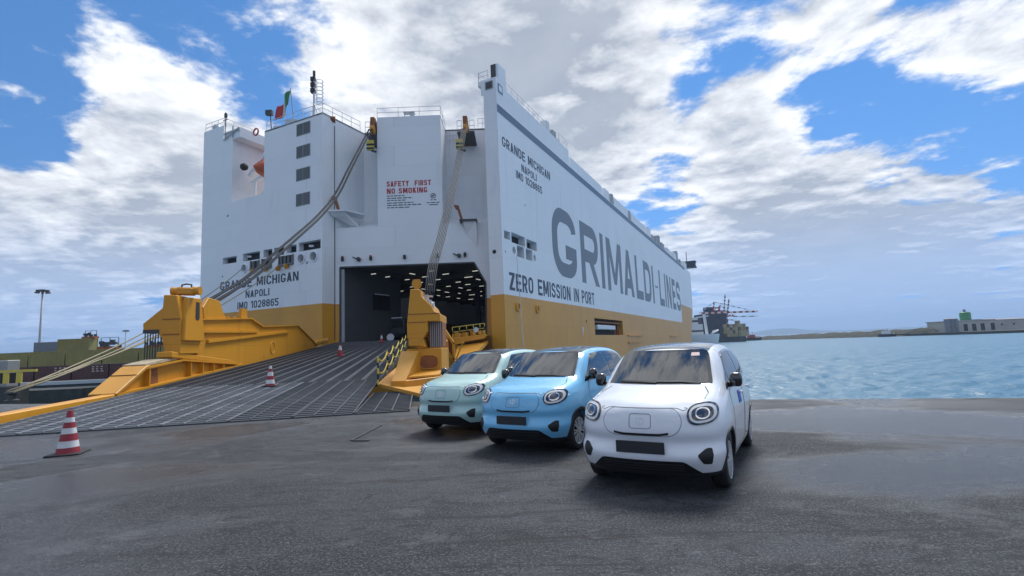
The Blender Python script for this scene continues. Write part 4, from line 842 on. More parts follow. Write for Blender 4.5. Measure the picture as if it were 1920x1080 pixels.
# tread bars: long runners and short cross bars, shiny where tyres have worn them
def treads(name, A0, A1, B0, B1, lanes, step, m, seed, h=.022, dens=1.0, wear=0):
    """A0->A1 lower edge, B0->B1 upper edge"""
    rnd = random.Random(seed); A0, A1, B0, B1 = map(V, (A0, A1, B0, B1)); mb = MB(); ln = ((B0+B1)/2-(A0+A1)/2).length
    P = lambda s, t: (A0+(A1-A0)*s)*(1-t)+(B0+(B1-B0)*s)*t+V((0, 0, h/2+.002))
    n = int(ln/step)
    for i in range(lanes+1):
        s = min(.995, max(.005, i/lanes)); mb.bar(P(s, .004), P(s, .996), .032, h*1.2)
    for j in range(n):
        t = (j+.5)/n
        for i in range(lanes):
            if rnd.random() > dens: continue
            s0, s1 = i/lanes+.01, (i+1)/lanes-.01; mb.bar(P(s0, t), P(s1, t), .028, h)
    return mb.build(name, M[m], ramp, kind='stuff')
treads('tread_bars', (LEX(Y0), Y0, ZRMP(Y0)), (REX(Y0), Y0, ZRMP(Y0)), (LEX(Y1), Y1, ZRMP(Y1)), (REX(Y1), Y1, ZRMP(Y1)), 13, .30, 'tread_dark', 1)
for k, (p, fo) in enumerate(flaps):
    treads('tread_bars', p[0], p[1], p[3], p[2], 3, .27, 'tread' if k < 4 else 'tread_dark', 5+k)
# left girder
def slab(name, outline, o0, o1, m='ochre', bevel=.03, parent=None):
    mb = MB(); mb.prism([lb(t, z, o0) for t, z in outline], NL*(o1-o0)); return mb.build(name, M[m], parent or ramp, bevel=bevel)
G1 = [(10.6, 2.35), (12.03, 2.77), (17.02, 3.98), (25.16, 3.56), (27.24, 3.97), (33.9, 3.54), (33.9, 1.85), (33.0, 1.62), (29.3, 1.28), (28.36, 1.02), (20, 1.60), (11.0, 2.2)]
gl = slab('side_girder', G1, -.75, -.04)
mb = MB(); mb.bar(lb(26.0, 3.22, .0), lb(35.0, 2.95, .03), .16, .14); mb.bar(lb(19.5, 3.42, .0), lb(33.0, 2.50, .0), .16, .16); mb.build('stiffener', M['ochre'], gl)
mb = MB(); pts = [(10.6, 2.38), (12.03, 2.8), (17.02, 4.01), (25.16, 3.59), (27.24, 4.0), (33.82, 3.57)]
for i in range(5): mb.bar(lb(*pts[i], -.4), lb(*pts[i+1], -.4), .95, .08, up=(0, 0, 1))
mb.build('top_flange', M['ochre'], gl)
def cross(name, outline, t0, t1, m='ochre', bevel=.03, parent=None):      # outline across the girder (o, z), run from t0 to t1
    mb = MB(); mb.prism([lb(t0, z, o) for o, z in outline], DL*(t1-t0)); return mb.build(name, M[m], parent or ramp, bevel=bevel)
tw = cross('tower', [(-.74, 4.62), (-.77, 4.02), (-1.57, 3.32), (-1.54, 2.97), (-.97, 2.94), (-.76, 2.63), (-.65, 2.13), (-.64, 1.9), (.02, 1.9), (.02, 3.55), (-.2, 4.6)], 33.9, 35.7)
slab('tower_rib', [(33.6, 2.5), (33.85, 3.6), (34.1, 4.58), (35.2, 4.52), (35.55, 3.5), (35.6, 2.5)], -.15, .16, parent=tw)
mb = MB(); sl = [(34.45+.2*cos(a), 3.62+.14*sin(a)) for a in (pi+pi*k/8 for k in range(9))]+[(34.62, 4.36), (34.28, 4.36)]; mb.prism([lb(t, z, .164) for t, z in sl], NL*.008); mb.build('slot', M['dark_hole'], tw)
mb = MB(); mb.bar(lb(35.72, 3.5, -.75), lb(35.72, 3.5, 0), .03, .03); mb.bar(lb(35.72, 2.8, -.75), lb(35.72, 2.8, 0), .03, .03); mb.build('weld_line', M['rust'], tw)
for o in (-.62, .30):
    mb = MB(); mb.lathe([(.08, -.16), (.22, -.16), (.18, 0), (.22, .16), (.08, .16)], lb(34.9, 4.86, o), NL, 16); mb.build('sheave', M['ochre'], tw, smooth=True, angle=40)
mb = MB(); mb.bar(lb(34.9, 4.86, -.5), lb(34.9, 4.82, .2), .5, .36); mb.bb(0, 0.01, 0, .01, 0, .01) if False else None; mb.build('head_block', M['ochre'], tw, bevel=.06)
mb = MB(); mb.tube([lb(34.9, 4.95, -.38), lb(34.9, 5.16, -.36), lb(34.9, 5.2, -.15), lb(34.9, 5.16, .06), lb(34.9, 4.95, .08)], .04, 6); mb.build('lifting_eye', M['dark_steel'], tw)
# rope block on the girder behind the tower
mb = MB(); mb.prism([lb(30.2, 3.6, -.2), lb(33.3, 3.6, -.2), lb(33.5, 4.2, -.2), lb(32.9, 4.75, -.2), lb(31.6, 4.7, -.2), lb(31.0, 4.0, -.2)], NL*.18); mb.prism([lb(30.2, 3.6, -.95), lb(33.3, 3.6, -.95), lb(33.5, 4.2, -.95), lb(32.9, 4.75, -.95), lb(31.6, 4.7, -.95), lb(31.0, 4.0, -.95)], NL*.18); rbk = mb.build('rope_block', M['ochre'], ramp, bevel=.03)
mb = MB()
for o in (-.72, -.56, -.4): mb.lathe([(.15, -.06), (.5, -.06), (.44, 0), (.5, .06), (.15, .06)], lb(32.3, 4.2, o), NL, 18)
mb.build('sheave', M['dark_steel'], rbk)
mb = MB(); mb.prism([lb(27.4, 3.9, -.3), lb(28.3, 3.85, -.3), lb(28.3, 4.55, -.3), lb(27.4, 4.6, -.3)], NL*.15); mb.build('bracket', M['ochre'], ramp)
for t in [25.4+.9*k for k in range(9)]:
    mb = MB(); mb.lathe([(.12, 0), (.12, .16), (0, .18)], lb(t, (3.72 if t < 27 else 3.97-.066*(t-27.2)), -.3), (0, 0, 1), 8); mb.build('bolt', M['ochre'], ramp)
# lower section of the girder, panelled between ribs
def zf(t): return ZRMP(lb(t, 0).y)
lo = [(28.3, zf(28.3)), (29.3, 1.22), (35.3, 1.60), (38.2, 1.36), (40.0, .46), (40.0, zf(40.0))]
ls = slab('lower_girder', lo, -.8, -.22)
mb = MB()
for a, b in (((28.3, zf(28.3)+.06), (40.0, zf(40.0)+.06)), ((29.2, 1.25), (35.4, 1.62)), ((35.4, 1.60), (38.2, 1.36)), ((38.2, 1.36), (40.0, .48))): mb.bar(lb(*a, -.12), lb(*b, -.12), .28, .08)
mb.build('flange', M['ochre'], ls)
for t, zt in ((30.9, 1.32), (32.1, 1.40), (33.3, 1.47), (34.5, 1.55), (37.9, 1.38)):
    mb = MB(); mb.bar(lb(t, zf(t), -.12), lb(t, zt, -.12), .22, .08, up=DL); mb.build('rib', M['ochre'], ls)
mb = MB(); mb.prism([lb(37.0, 1.34, -.218), lb(37.8, 1.26, -.218), lb(37.8, zf(37.8)+.12, -.218), lb(36.9, zf(36.9)+.12, -.218)], NL*.004); mb.build('rust_patch', M['rust'], ls)
# sloping bright end plate and kerb beam running on to the left
mb = MB(); mb.prism([lb(38.0, 1.48, .03), lb(38.3, 1.42, .03), lb(40.1, .52, .03), lb(40.05, .44, .03), lb(38.2, 1.33, .03), lb(38.0, 1.38, .03)], -NL*.95); mb.build('end_plate', M['ochre_pale'], ramp, bevel=.02)
mb = MB(); mb.bar(lb(38.9, 1.13, -.9), lb(38.9, 1.13, .03), .04, .03); mb.build('weld_line', M['rust'], ramp)
mb = MB(); mb.prism([lb(35.6, 1.66, -.1), lb(38.1, 1.44, -.1), lb(38.1, 1.52, -.1), lb(36.6, 1.70, -.1), lb(35.6, 1.72, -.1)], -NL*.85); mb.build('rope_mat', mat('rope_mat', (.45, .38, .26), .9, var=(6, .8, (.30, .24, .15)), bump=(15, .6, .05)), ramp)
mb = MB(); mb.prism([lb(39.9, zf(39.9)-.05, .0), lb(44.6, zf(44.6)-.02, .0), lb(47.5, .04, .0), lb(47.5, .34, .0), lb(44.6, .38, .0), lb(39.9, .50, .0)], -NL*.45); mb.build('kerb_beam', M['ochre'], ramp, bevel=.03)
mb = MB(); mb.prism([lb(36.3, 2.02, -.02), lb(30.0, 1.50, -.02), lb(29.0, 1.22, -.02), lb(35.3, 1.68, -.02), lb(36.3, 1.76, -.02)], -NL*.62); mb.build('link_beam', M['ochre'], ramp, bevel=.03)
# hydraulic rods between tower nose and lower girder
for k in range(7):
    mb = MB(); o = -1.5+.11*k; mb.tube([lb(35.6, 2.98, o), lb(35.6, 1.62, o)], .022, 6); mb.build('rod', M['dark_steel'], ramp)
mb = MB(); mb.bar(lb(35.0, 2.96, -1.2), lb(35.74, 2.96, -1.2), .66, .16); mb.build('rod_head', M['dark_steel'], ramp)
mb = MB(); ring = [lb(23+.45*cos(t), 2.2+.4*sin(t), -.03) for t in (2*pi*k/24 for k in range(25))]; mb.tube(ring, .03, 5, False); mb.build('weld_ring', M['ochre'], ramp)
for k in range(8):
    t = 9.9-.75*k*.9; mb = MB(); mb.lathe([(.05, -.1), (.22, -.1), (.22, .1), (.05, .1)], lb(t, ZRMP(lb(t, 0).y)+.35, -.25), NL, 10); mb.bar(lb(t, ZRMP(lb(t, 0).y), -.25), lb(t-.1, ZRMP(lb(t, 0).y)+.7, -.25), .1); mb.build('hinge_lug', M['ochre'], ramp)
# right girder: tower, apron, platform
TY = 21.0
def rt(x, z, y=TY): return V((x, y, z))
def rslab(name, pts, d, m='ochre', y=TY, bevel=.025, parent=None):
    mb = MB(); mb.prism([rt(x, z, y) for x, z in pts], (-.03*d, d, .0638*d*0)); return mb.build(name, M[m], parent or ramp, bevel=bevel)
tr_ = rslab('tower', [(-4.45, 2.1), (-4.46, 2.72), (-4.29, 4.2), (-3.88, 4.18), (-3.83, 3.88), (-3.43, 3.49), (-3.32, 3.24), (-3.06, 3.12), (-3.06, 2.8), (-3.6, 2.82), (-3.6, 2.4), (-3.8, 2.1)], 2.6)
for z in (2.78, 3.12):
    mb = MB(); mb.bb(-4.44, -3.65 if z < 3 else -3.1, TY-.02, TY, z, z+.03); mb.build('weld_line', M['rust'], tr_)
mb = MB(); mb.lathe([(.08, -.1), (.2, -.1), (.17, 0), (.2, .1), (.08, .1)], (-4.09, TY+.4, 4.46), (0, 1, 0), 16); mb.bb(-4.16, -4.02, TY+.2, TY+.6, 4.15, 4.4); mb.build('sheave', M['ochre'], tr_)
mb = MB(); mb.tube([(-4.27, TY+.4, 4.45), (-4.24, TY+.4, 4.64), (-3.95, TY+.4, 4.64), (-3.92, TY+.4, 4.45)], .035, 6); mb.build('lifting_eye', M['rust'], tr_)
mb = MB(); [mb.lathe([(.05, -.04), (.17, -.04), (.14, 0), (.17, .04), (.05, .04)], (-3.78+.12*k, TY+.5, 3.76-.08*k), (1, 0, 0), 14) for k in range(4)]; mb.bar((-3.85, TY+.5, 3.95), (-3.42, TY+.5, 3.9), .08); mb.build('rope_sheaves', M['rail_white'], tr_)
rslab('recess', [(-3.62, 1.75), (-3.06, 1.72), (-3.05, 2.82), (-3.62, 2.82)], 1.6, 'rust', TY+.5)
for k in range(6):
    mb = MB(); x = -3.55+.085*k; mb.tube([(x, TY+.42, 2.82), (x, TY+.42, 1.72)], .028, 6); mb.build('rod', M['grey_paint'], ramp)
rslab('ledge', [(-4.38, 1.8), (-3.9, 1.8), (-3.66, 1.72), (-3.78, 2.12), (-4.38, 2.1)], 2.2, y=TY-.12)
rslab('base_box', [(-4.5, .3), (-3.05, .3), (-3.04, 1.69), (-4.5, 1.69)], 3.0, y=TY+.02)
mb = MB(); op = [(-3.96+.0, 1.1), (-3.9, 1.34), (-3.75, 1.42), (-3.35, 1.40), (-3.2, 1.3), (-3.17, 1.1), (-3.22, .92), (-3.38, .86), (-3.8, .85), (-3.94, .95)]; mb.prism([rt(x, z, TY-.004) for x, z in op], (0, .01, 0)); mb.build('lightening_hole', M['rust'], ramp)
mb = MB(); rim = [rt(x, z, TY-.02) for x, z in op]; mb.tube(rim+[rim[0]], .025, 6, False); mb.build('hole_rim', M['ochre'], ramp)
mb = MB(); mb.add([(-4.62, 20.6, 1.62), (-3.92, 20.6, 1.60), (-4.05, 18.7, .55), (-4.55, 18.7, .55), (-4.62, 20.6, 1.52), (-3.92, 20.6, 1.5), (-4.05, 18.7, .45), (-4.55, 18.7, .45)], [(0, 3, 2, 1), (4, 5, 6, 7), (0, 1, 5, 4), (1, 2, 6, 5), (2, 3, 7, 6), (3, 0, 4, 7)]); mb.build('slope_plate', M['ochre_pale'], ramp)
mb = MB(); mb.add([(-3.92, 20.6, 1.58), (-3.92, 20.9, 1.58), (-3.92, 20.9, .5), (-4.05, 18.72, .5)], [(0, 1, 2, 3)]); mb.build('slope_cheek', M['ochre'], ramp)
mb = MB(); mb.prism([(-4.58, 18.6, .22), (-4.0, 18.5, .22), (-2.98, 19.6, .25), (-2.98, 21, .25), (-4.58, 21, .25)], (0, 0, .34)); mb.build('toe_box', M['ochre'], ramp, bevel=.02)
mb = MB(); mb.prism([(-3.95, 18.75, .62), (-3.0, 19.9, .60), (-3.0, 20.9, .72), (-3.95, 20.9, .72)], (0, 0, .06)); mb.build('wedge_plate', M['ochre'], ramp)
mb = MB(); mb.prism([(-5.22, 19.2, ZRMP(19.2)+.02), (-3.15, 16.9, .20), (-2.9, 18.5, .26), (-4.6, 21, .5), (-6.0, 26.2, ZRMP(26.2)+.02)], (0, 0, -.12)); mb.build('apron_plate', M['ochre_pale'], ramp)
mb = MB(); mb.prism([(-4.5, 23.6, 1.0), (-3.1, 23.6, 1.0), (-8.0, 55.2, 2.7), (-9.4, 55.2, 2.7)], (0, 0, 1.0)); mb.build('side_girder', M['ochre'], ramp, bevel=.03)
# bright patch of worn paint around the last flap
# chequered railing beside the roadway: posts with two chains
rp = [(-5.08, 18.75), (-5.55, 22.0), (-6.25, 26.0), (-7.0, 30.5), (-7.8, 35.2), (-8.6, 40)]
for i, (x, y) in enumerate(rp):
    z = ZRMP(y)+.02; mb = MB(); mb.tube([(x, y, z), (x, y, z+1.05)], .035, 8); po = mb.build('rail_post', M['yellow'], ramp)
    for k in (0.2, .62): mb = MB(); mb.tube([(x, y, z+k), (x, y, z+k+.2)], .037, 8); mb.build('black_band', M['black'], po)
for i in range(len(rp)-1):
    for h in (1.0, .52):
        p = V((*rp[i], ZRMP(rp[i][1])+h)); q = V((*rp[i+1], ZRMP(rp[i+1][1])+h)); mb = MB()
        mb.tube([p+(q-p)*t/8-V((0, 0, .22*(1-(2*t/8-1)**2))) for t in range(9)], .028, 6); mb.build('rail_chain', M['yellow'], ramp)
# platform and bracing on the right of the door
pf = thing('side_platform', (-4.5, 50, 1.9), 'ochre platform with chequered railing at right of stern door', 'platform')
mb = MB(); mb.prism([(-6.05, 50, 2.05), (-3.0, 50, 2.42), (-2.66, 50, 2.78), (-2.8, 50, 2.9), (-6.2, 50, 2.62)], (0, 5.3, 0)); mb.build('slab', M['ochre'], pf, bevel=.04)
for i, x in enumerate((-6.1, -5.4, -4.7, -4.0, -3.35, -2.9)):
    z = 2.65+.09*(x+6.1); mb = MB(); mb.tube([(x, 50.1, z), (x, 50.1, z+1.05)], .045, 6); po = mb.build('rail_post', M['yellow'], pf); mb = MB(); mb.tube([(x, 50.1, z+.35), (x, 50.1, z+.7)], .05, 6); mb.build('black_band', M['black'], po)
for h in (.55, 1.03): mb = MB(); mb.tube([(-6.1, 50.1, 2.65+h), (-2.9, 50.1, 2.93+h)], .04, 6); mb.build('rail', M['yellow'], pf)
mb = MB(); rnd = random.Random(8)
for k in range(14): x = rnd.uniform(-6, -3.0); mb.box((x, 50.6+rnd.random(), 2.85+.09*(x+6.1)), (.4, .4, .3+rnd.random()*.3), rz=rnd.random())
mb.build('gear', M['ochre'], pf)
mb = MB(); mb.lathe([(.0, -.05), (.26, -.05), (.26, .05), (0, .05)], (-3.75, 50.0, 3.35), (0, 1, 0), 16); mb.build('round_lamp', M['rail_white'], pf)
bf = thing('brace_frame', (-3.9, 30, .9), 'ochre open brace frame just right of the right ramp tower', 'frame')
mb = MB(); F_ = [(-4.3, 3.05), (-3.62, 1.95), (-3.6, .95), (-4.33, 1.9)]
for i in range(4): mb.bar(rt(*F_[i], 30), rt(*F_[(i+1) % 4], 30), .14, .3, up=(0, 1, 0))
mb.bar(rt(-3.96, 2.5, 30), rt(-3.97, 1.45, 30), .1, .25, up=(0, 1, 0)); mb.bar(rt(-3.1, 1.85, 30), rt(-3.5, .95, 30), .08, .12, up=(0, 1, 0)); mb.bar(rt(-3.62, 1.95, 30), rt(-3.0, 1.95, 30), .12, .3, up=(0, 1, 0)); mb.build('bars', M['ochre'], bf)
mb = MB(); mb.prism([rt(x, z, 30.25) for x, z in F_], (0, .1, 0)); mb.build('web', M['rust'], bf)
mb = MB(); mb.prism([(-3.6, 30, .6), (-2.9, 30, .8), (-2.7, 53, 2.3), (-6, 53, 2.0)], (0, 0, -.3)); mb.build('link_arm', M['ochre'], bf)
# ------------------------------------------------------------------ ropes
def rope(name, p, q, sag, r, m, label, group, n=14):
    p, q = V(p), V(q); mb = MB(); mb.tube([p+(q-p)*t/n-V((0, 0, sag*(1-(2*t/n-1)**2))) for t in range(n+1)], r, 6); o = mb.build(name, M[m], None, smooth=True); return tag(o, label, 'rope', group)
def curve_rope(pts, d0, d1, r, label, group):
    pts = [V(p) for p in pts]; n = len(pts); P = []
    for i in range(n-1):
        p0, p1, p2, p3 = pts[max(i-1, 0)], pts[i], pts[i+1], pts[min(i+2, n-1)]
        for k in range(4):
            t = k/4; P.append(.5*((2*p1)+(p2-p0)*t+(2*p0-5*p1+4*p2-p3)*t*t+(3*p1-p0-3*p2+p3)*t**3))
    P.append(pts[-1]); m_ = len(P); mb = MB(); mb.tube([p+V(d0)*(1-i/(m_-1))+V(d1)*(i/(m_-1)) for i, p in enumerate(P)], r, 6); o = mb.build('hoist_rope', M['rope_dark'], None, smooth=True); return tag(o, label, 'rope', group)
LC = [(-15.43, 55.0, 26.9), (-15.6, 48.7, 20.3), (-15.72, 44.8, 16.1), (-15.84, 41.0, 13.1), (-15.96, 37.15, 10.6), (-16.06, 34, 8.6), (-16.16, 30.7, 6.5), (-16.3, 26.3, 4.4)]
for k in range(4): curve_rope(LC, ((-.2, -.1, .1, .2)[k], -.1, 0), ((-.36, -.2, .16, .32)[k], 0, 0), .05, f"{('leftmost', 'second', 'third', 'rightmost')[k]} dark hoist rope of the four from left roof arm to left ramp tower", 'left hoist ropes')
RC = [(-4.72, 54.9, 26.5), (-4.43, 45.8, 19.8), (-4.13, 36.9, 13.8), (-3.93, 31, 10.1), (-3.78, 26.8, 7.5), (-3.66, 23.2, 5.5), (-3.58, 21.5, 3.9)]
for k in range(6): curve_rope(RC, ((k-2.5)*.11, -.1, 0), ((k-2.5)*.075, 0, 0), .028, f"{('first', 'second', 'third', 'fourth', 'fifth', 'sixth')[k]} thin hoist rope from the left, from right roof arm to right ramp tower", 'right hoist ropes')
BOL = V((-24.05, 24.0, .42))
for k, (w, z) in enumerate(((12.84, 12.1), (10.9, 11.75), (8.7, 11.8), (6.6, 11.65))):
    d = V((.0+.16*(k % 3), .0, .07*(k//3)))
    rope('mooring_rope', stern(w, z, .25), BOL+d, 1.0+.05*k, .045, 'rope_pale', f"{('first', 'second', 'third', 'fourth', 'fifth', 'sixth')[k]} pale mooring rope from the left, from stern openings down to the bollard", 'mooring ropes')
rope('mooring_rope', side(2.87, 12.0, .25), side(2.1, -2.9, 1.2), 0, .05, 'rail_white', 'single white rope hanging straight down the starboard side at the stern corner', 'side rope')
# light chafe sleeve where the ropes come together
bo = thing('bollard', (-24.0, 24.2, 0), 'dark iron bollard holding the mooring ropes at left', 'bollard')
mb = MB(); mb.lathe([(.28, 0), (.28, .05), (.16, .1), (.15, .3), (.27, .36), (.27, .44), (.16, .48), (0, .48)], (-24.0, 24.2, 0), (0, 0, 1), 18); mb.build('post', M['dark_steel'], bo, smooth=True, angle=40)
# ------------------------------------------------------------------ traffic cones
M['cone_red'] = mat('cone_red', (.30, .022, .035), .5, var=(6, .5, (.2, .02, .03))); M['cone_white'] = mat('cone_white', (.62, .63, .64), .4, var=(9, .5, (.45, .45, .45))); M['rubber'] = mat('rubber', (.02, .02, .022), .7)
def cone(loc, h, label, kind, rz=0, tilt=0):
    c = thing('traffic_cone', loc, label, 'cone', 'traffic cones along the ramp', rz); c.rotation_euler.x = tilt
    r0, r1 = h*.235, h*.05; R = lambda z: r0+(r1-r0)*z
    b = MB(); b.box((0, 0, .018*h), (h*.66, h*.66, .036*h)); b.build('base', M['rubber' if kind else 'cone_red'], c, local=True, bevel=.01)
    bands = [(0.03, .16, 1), (.16, .31, 0), (.31, .47, 1), (.47, .60, 0), (.60, .73, 1), (.73, .84, 0), (.84, 1.0, 1)] if kind == 1 else ([(0.03, .12, 1), (.12, .32, 0), (.32, .50, 1), (.50, .70, 0), (.70, .85, 1), (.85, 1.0, 0)] if kind == 2 else [(0.03, .50, 1), (.50, .86, 0), (.86, 1.0, 1)])
    for z0, z1, k in bands:
        b = MB(); b.lathe([(R(z0), z0*h), (R(z1), z1*h-.002)], (0, 0, 0), (0, 0, 1), 28); b.build('red_band' if k else 'white_band', M['cone_red' if k else 'cone_white'], c, smooth=True, local=True, angle=50)
    return c
cone((-8.42, 9.62, 0), .80, 'large red and white striped cone on the asphalt at left', 1, .35)
cone((-9.5, 19.65, ZRMP(19.65)+.03), .78, 'striped cone standing on the lower end of the ramp', 2, .2)
cone((-11.82, 34.2, ZRMP(34.2)+.03), .82, 'red cone with one white sleeve halfway up the ramp', 0, .1)
cone((-13.34, 50.7, ZRMP(50.7)+.03), .82, 'red cone with one white sleeve at the top of the ramp near the door', 0, .3)
# ------------------------------------------------------------------ left: wall block, barrier, container yard, mast
cb = thing('concrete_block', (-33, 33.5, 0), 'pale concrete wall block at the left edge of the picture', 'block')
b = MB(); b.bb(-40, -33.2, 33, 33.9, .3, 2.05); b.build('upper', M['far_concrete'], cb, bevel=.05); b = MB(); b.bb(-40, -32.6, 32.7, 34.0, -4, .3); b.build('footing', M['quay_face'], cb)
ba = thing('warning_barrier', (-26.5, 27, 0), 'small yellow and black striped barrier beside the mooring ropes', 'barrier')
b = MB(); b.bb(-28.0, -25.6, 27, 27.1, 1.32, 1.45); b.build('top_bar', M['yellow'], ba)
b = MB(); [b.bar((x, 27.05, 0), (x, 27.05, 1.35), .06) for x in (-27.6, -26.5)]; b.build('post', M['dark_steel'], ba)
for k in range(4):
    b = MB(); x = -27.7+.35*k; b.prism([(x, 27, .75), (x+.3, 27, .75), (x+.3-.0, 27, 1.3), (x, 27, 1.3)], (0, .06, 0)); b.build('stripe', M['yellow' if k % 2 else 'black'], ba)
ql = thing('quay_kerb', (-22.2, 22.5, 0), 'short pale concrete kerb with yellow edge at the left quay end', 'kerb')
b = MB(); b.prism([(-30, EDGE(-30)-.9, .0), (-23.3, EDGE(-23.3)-.9, .0), (-23.3, EDGE(-23.3)-.1, .0), (-30, EDGE(-30)-.1, .0)], (0, 0, .22)); b.build('kerb', M['far_concrete'], ql, bevel=.02)
b = MB(); b.bar((-23.25, EDGE(-23.3)-.9, .12), (-23.25, EDGE(-23.3)-.1, .12), .12, .24); b.build('yellow_edge', M['yellow'], ql)
M['cont_olive'] = mat('container_olive', (.22, .20, .06), .6, var=(.5, .6, (.14, .13, .05))); M['cont_maroon'] = mat('container_maroon', (.085, .032, .032), .6, var=(.5, .6, (.05, .022, .022))); M['cont_grey'] = mat('container_grey', (.16, .19, .22), .6)
M['cont_pale'] = mat('container_marks', (.40, .38, .36), .6)
def container(x, y, z, ln, rz, m, label, marks=0):
    c = thing('shipping_container', (x, y, z), label, 'container', 'containers in the yard at left', rz); w, h = 2.44, 2.6
    b = MB(); [b.box((sx*(ln/2-.09), sy*(w/2-.09), h/2), (.18, .18, h)) for sx in (-1, 1) for sy in (-1, 1)]
    for sy in (-1, 1):
        for zz in (.09, h-.09): b.box((0, sy*(w/2-.09), zz), (ln-.36, .16, .17))
    for sx in (-1, 1):
        for zz in (.09, h-.09): b.box((sx*(ln/2-.09), 0, zz), (.16, w-.36, .17))
    b.build('frame', M[m], c, local=True)
    b = MB(); n = int((ln-.4)/.28)
    prof = []
    for k in range(n): x0 = -ln/2+.2+k*(ln-.4)/n; d = (ln-.4)/n; prof += [(x0, 0), (x0+d*.3, 0), (x0+d*.5, .05), (x0+d*.8, .05)]
    prof.append((ln/2-.2, 0))
    for sy in (-1, 1): b.sheet([[(px, sy*(w/2-.03)-sy*pd, .15) for px, pd in prof], [(px, sy*(w/2-.03)-sy*pd, h-.15) for px, pd in prof]])
    for sx in (-1, 1): b.add([(sx*(ln/2-.05), -w/2+.1, .1), (sx*(ln/2-.05), w/2-.1, .1), (sx*(ln/2-.05), w/2-.1, h-.1), (sx*(ln/2-.05), -w/2+.1, h-.1)], [(0, 1, 2, 3)])
    b.add([(-ln/2+.1, -w/2+.1, h-.04), (ln/2-.1, -w/2+.1, h-.04), (ln/2-.1, w/2-.1, h-.04), (-ln/2+.1, w/2-.1, h-.04)], [(0, 1, 2, 3)]); b.build('walls', M[m], c, local=True)
    if marks:
        b = MB(); rnd = random.Random(marks)
        for i in range(9): mx = ln/2-1.0-(i % 3)*.75; mz = 2.1-.4*(i//3); b.bb(mx-.28, mx+rnd.uniform(.0, .25), -w/2-.004, -w/2+.02, mz, mz+.18)
        b.build('markings', M['cont_pale'], c, local=True)
    return c
cz = radians(3); FQ = -1.28
for i in range(6):
    x = -94.5+6.35*i; m = 'cont_olive' if i == 5 else 'cont_maroon'
    container(x, 90+.05*(x+94), FQ, 6.06, cz, m, f"{('first', 'second', 'third', 'fourth', 'fifth', 'sixth')[i]} container from the left in the bottom tier, {'olive' if i == 5 else 'maroon'}", i+1 if i in (2, 3, 4) else 0)
for i in range(6):
    x = -95.8+6.3*i; container(x, 90.2+.05*(x+94), FQ+2.61, 6.06, cz, 'cont_olive', f"{('first', 'second', 'third', 'fourth', 'fifth', 'sixth')[i]} olive container from the left in the upper tier", 0)
container(-88.5, 102, FQ+5.22, 6.06, cz, 'cont_olive', 'olive container alone on the third tier beside the lamp mast')
container(-98.0, 107, FQ+5.0, 6.06, cz, 'cont_grey', 'grey blue container behind the third tier at the foot of the mast')
# dark machinery on top of the stacks
for i, (x, y, z, s) in enumerate(((-86.0, 102, 6.55, .9), (-74.8, 93, 4.0, 1.25), (-66.5, 93, 4.0, 1.0))):
    t_ = thing('yard_machine', (x, y, z), ('rusty machine on the third container tier', 'dark caged machine on top of the olive containers', 'small dark pump unit on the olive containers by the ropes')[i], 'machine')
    b = MB(); b.bb(x-1.5*s, x+1.4*s, y-.6, y+.6, z-.05, z+.4*s); b.build('base', M['rust'], t_)
    b = MB(); r2 = random.Random(i)
    for k in range(9): b.box((x+r2.uniform(-1.3, 1.3)*s, y+r2.uniform(-.4, .4), z+.6*s+r2.uniform(-.2, .4)*s), (.5*s, .5, r2.uniform(.3, .8)*s), rz=r2.random())
    b.build('engine', M['dark_steel'], t_)
    b = MB(); [b.bar((x+a*s, y, z), (x+a*s, y, z+1.7*s), .08) for a in (-1.3, 0, 1.3)]; b.bar((x-1.3*s, y, z+1.7*s), (x+1.3*s, y, z+1.7*s), .08); b.build('cage', M['dark_steel'], t_)
b = MB(); b.bb(-125, -92, 104, 108, -1.3, 4.1); tag(b.build('yard_shed', M['cont_grey'], None), 'low blue grey shed roof behind the containers at left', 'shed')
def mast(x, y, h, label, s=1):
    t_ = thing('light_mast', (x, y, 0), label, 'lamp mast', 'harbour light masts')
    b = MB(); b.tube([(x, y, 0), (x, y, h)], [.30*s, .15*s], 10); b.build('pole', M['grey_paint'], t_, smooth=True)
    b = MB(); b.lathe([(.2*s, .1), (1.25*s, .15), (1.3*s, .5), (.3*s, .7)], (x, y, h-.6), (0, 0, 1), 16); b.build('head_ring', M['dark_steel'], t_)
    for k in range(8): a = 2*pi*k/8; b = MB(); b.box((x+1.2*s*cos(a), y+1.2*s*sin(a), h-.7), (.5*s, .5*s, .3*s), rz=a); b.build('lamp_head', M['dark_steel'], t_)
mast(-113.4, 120, 19.6, 'tall harbour light mast standing behind the containers at left')
mast(-232, 300, 20, 'tiny distant light mast seen between the mooring ropes', 1.2)
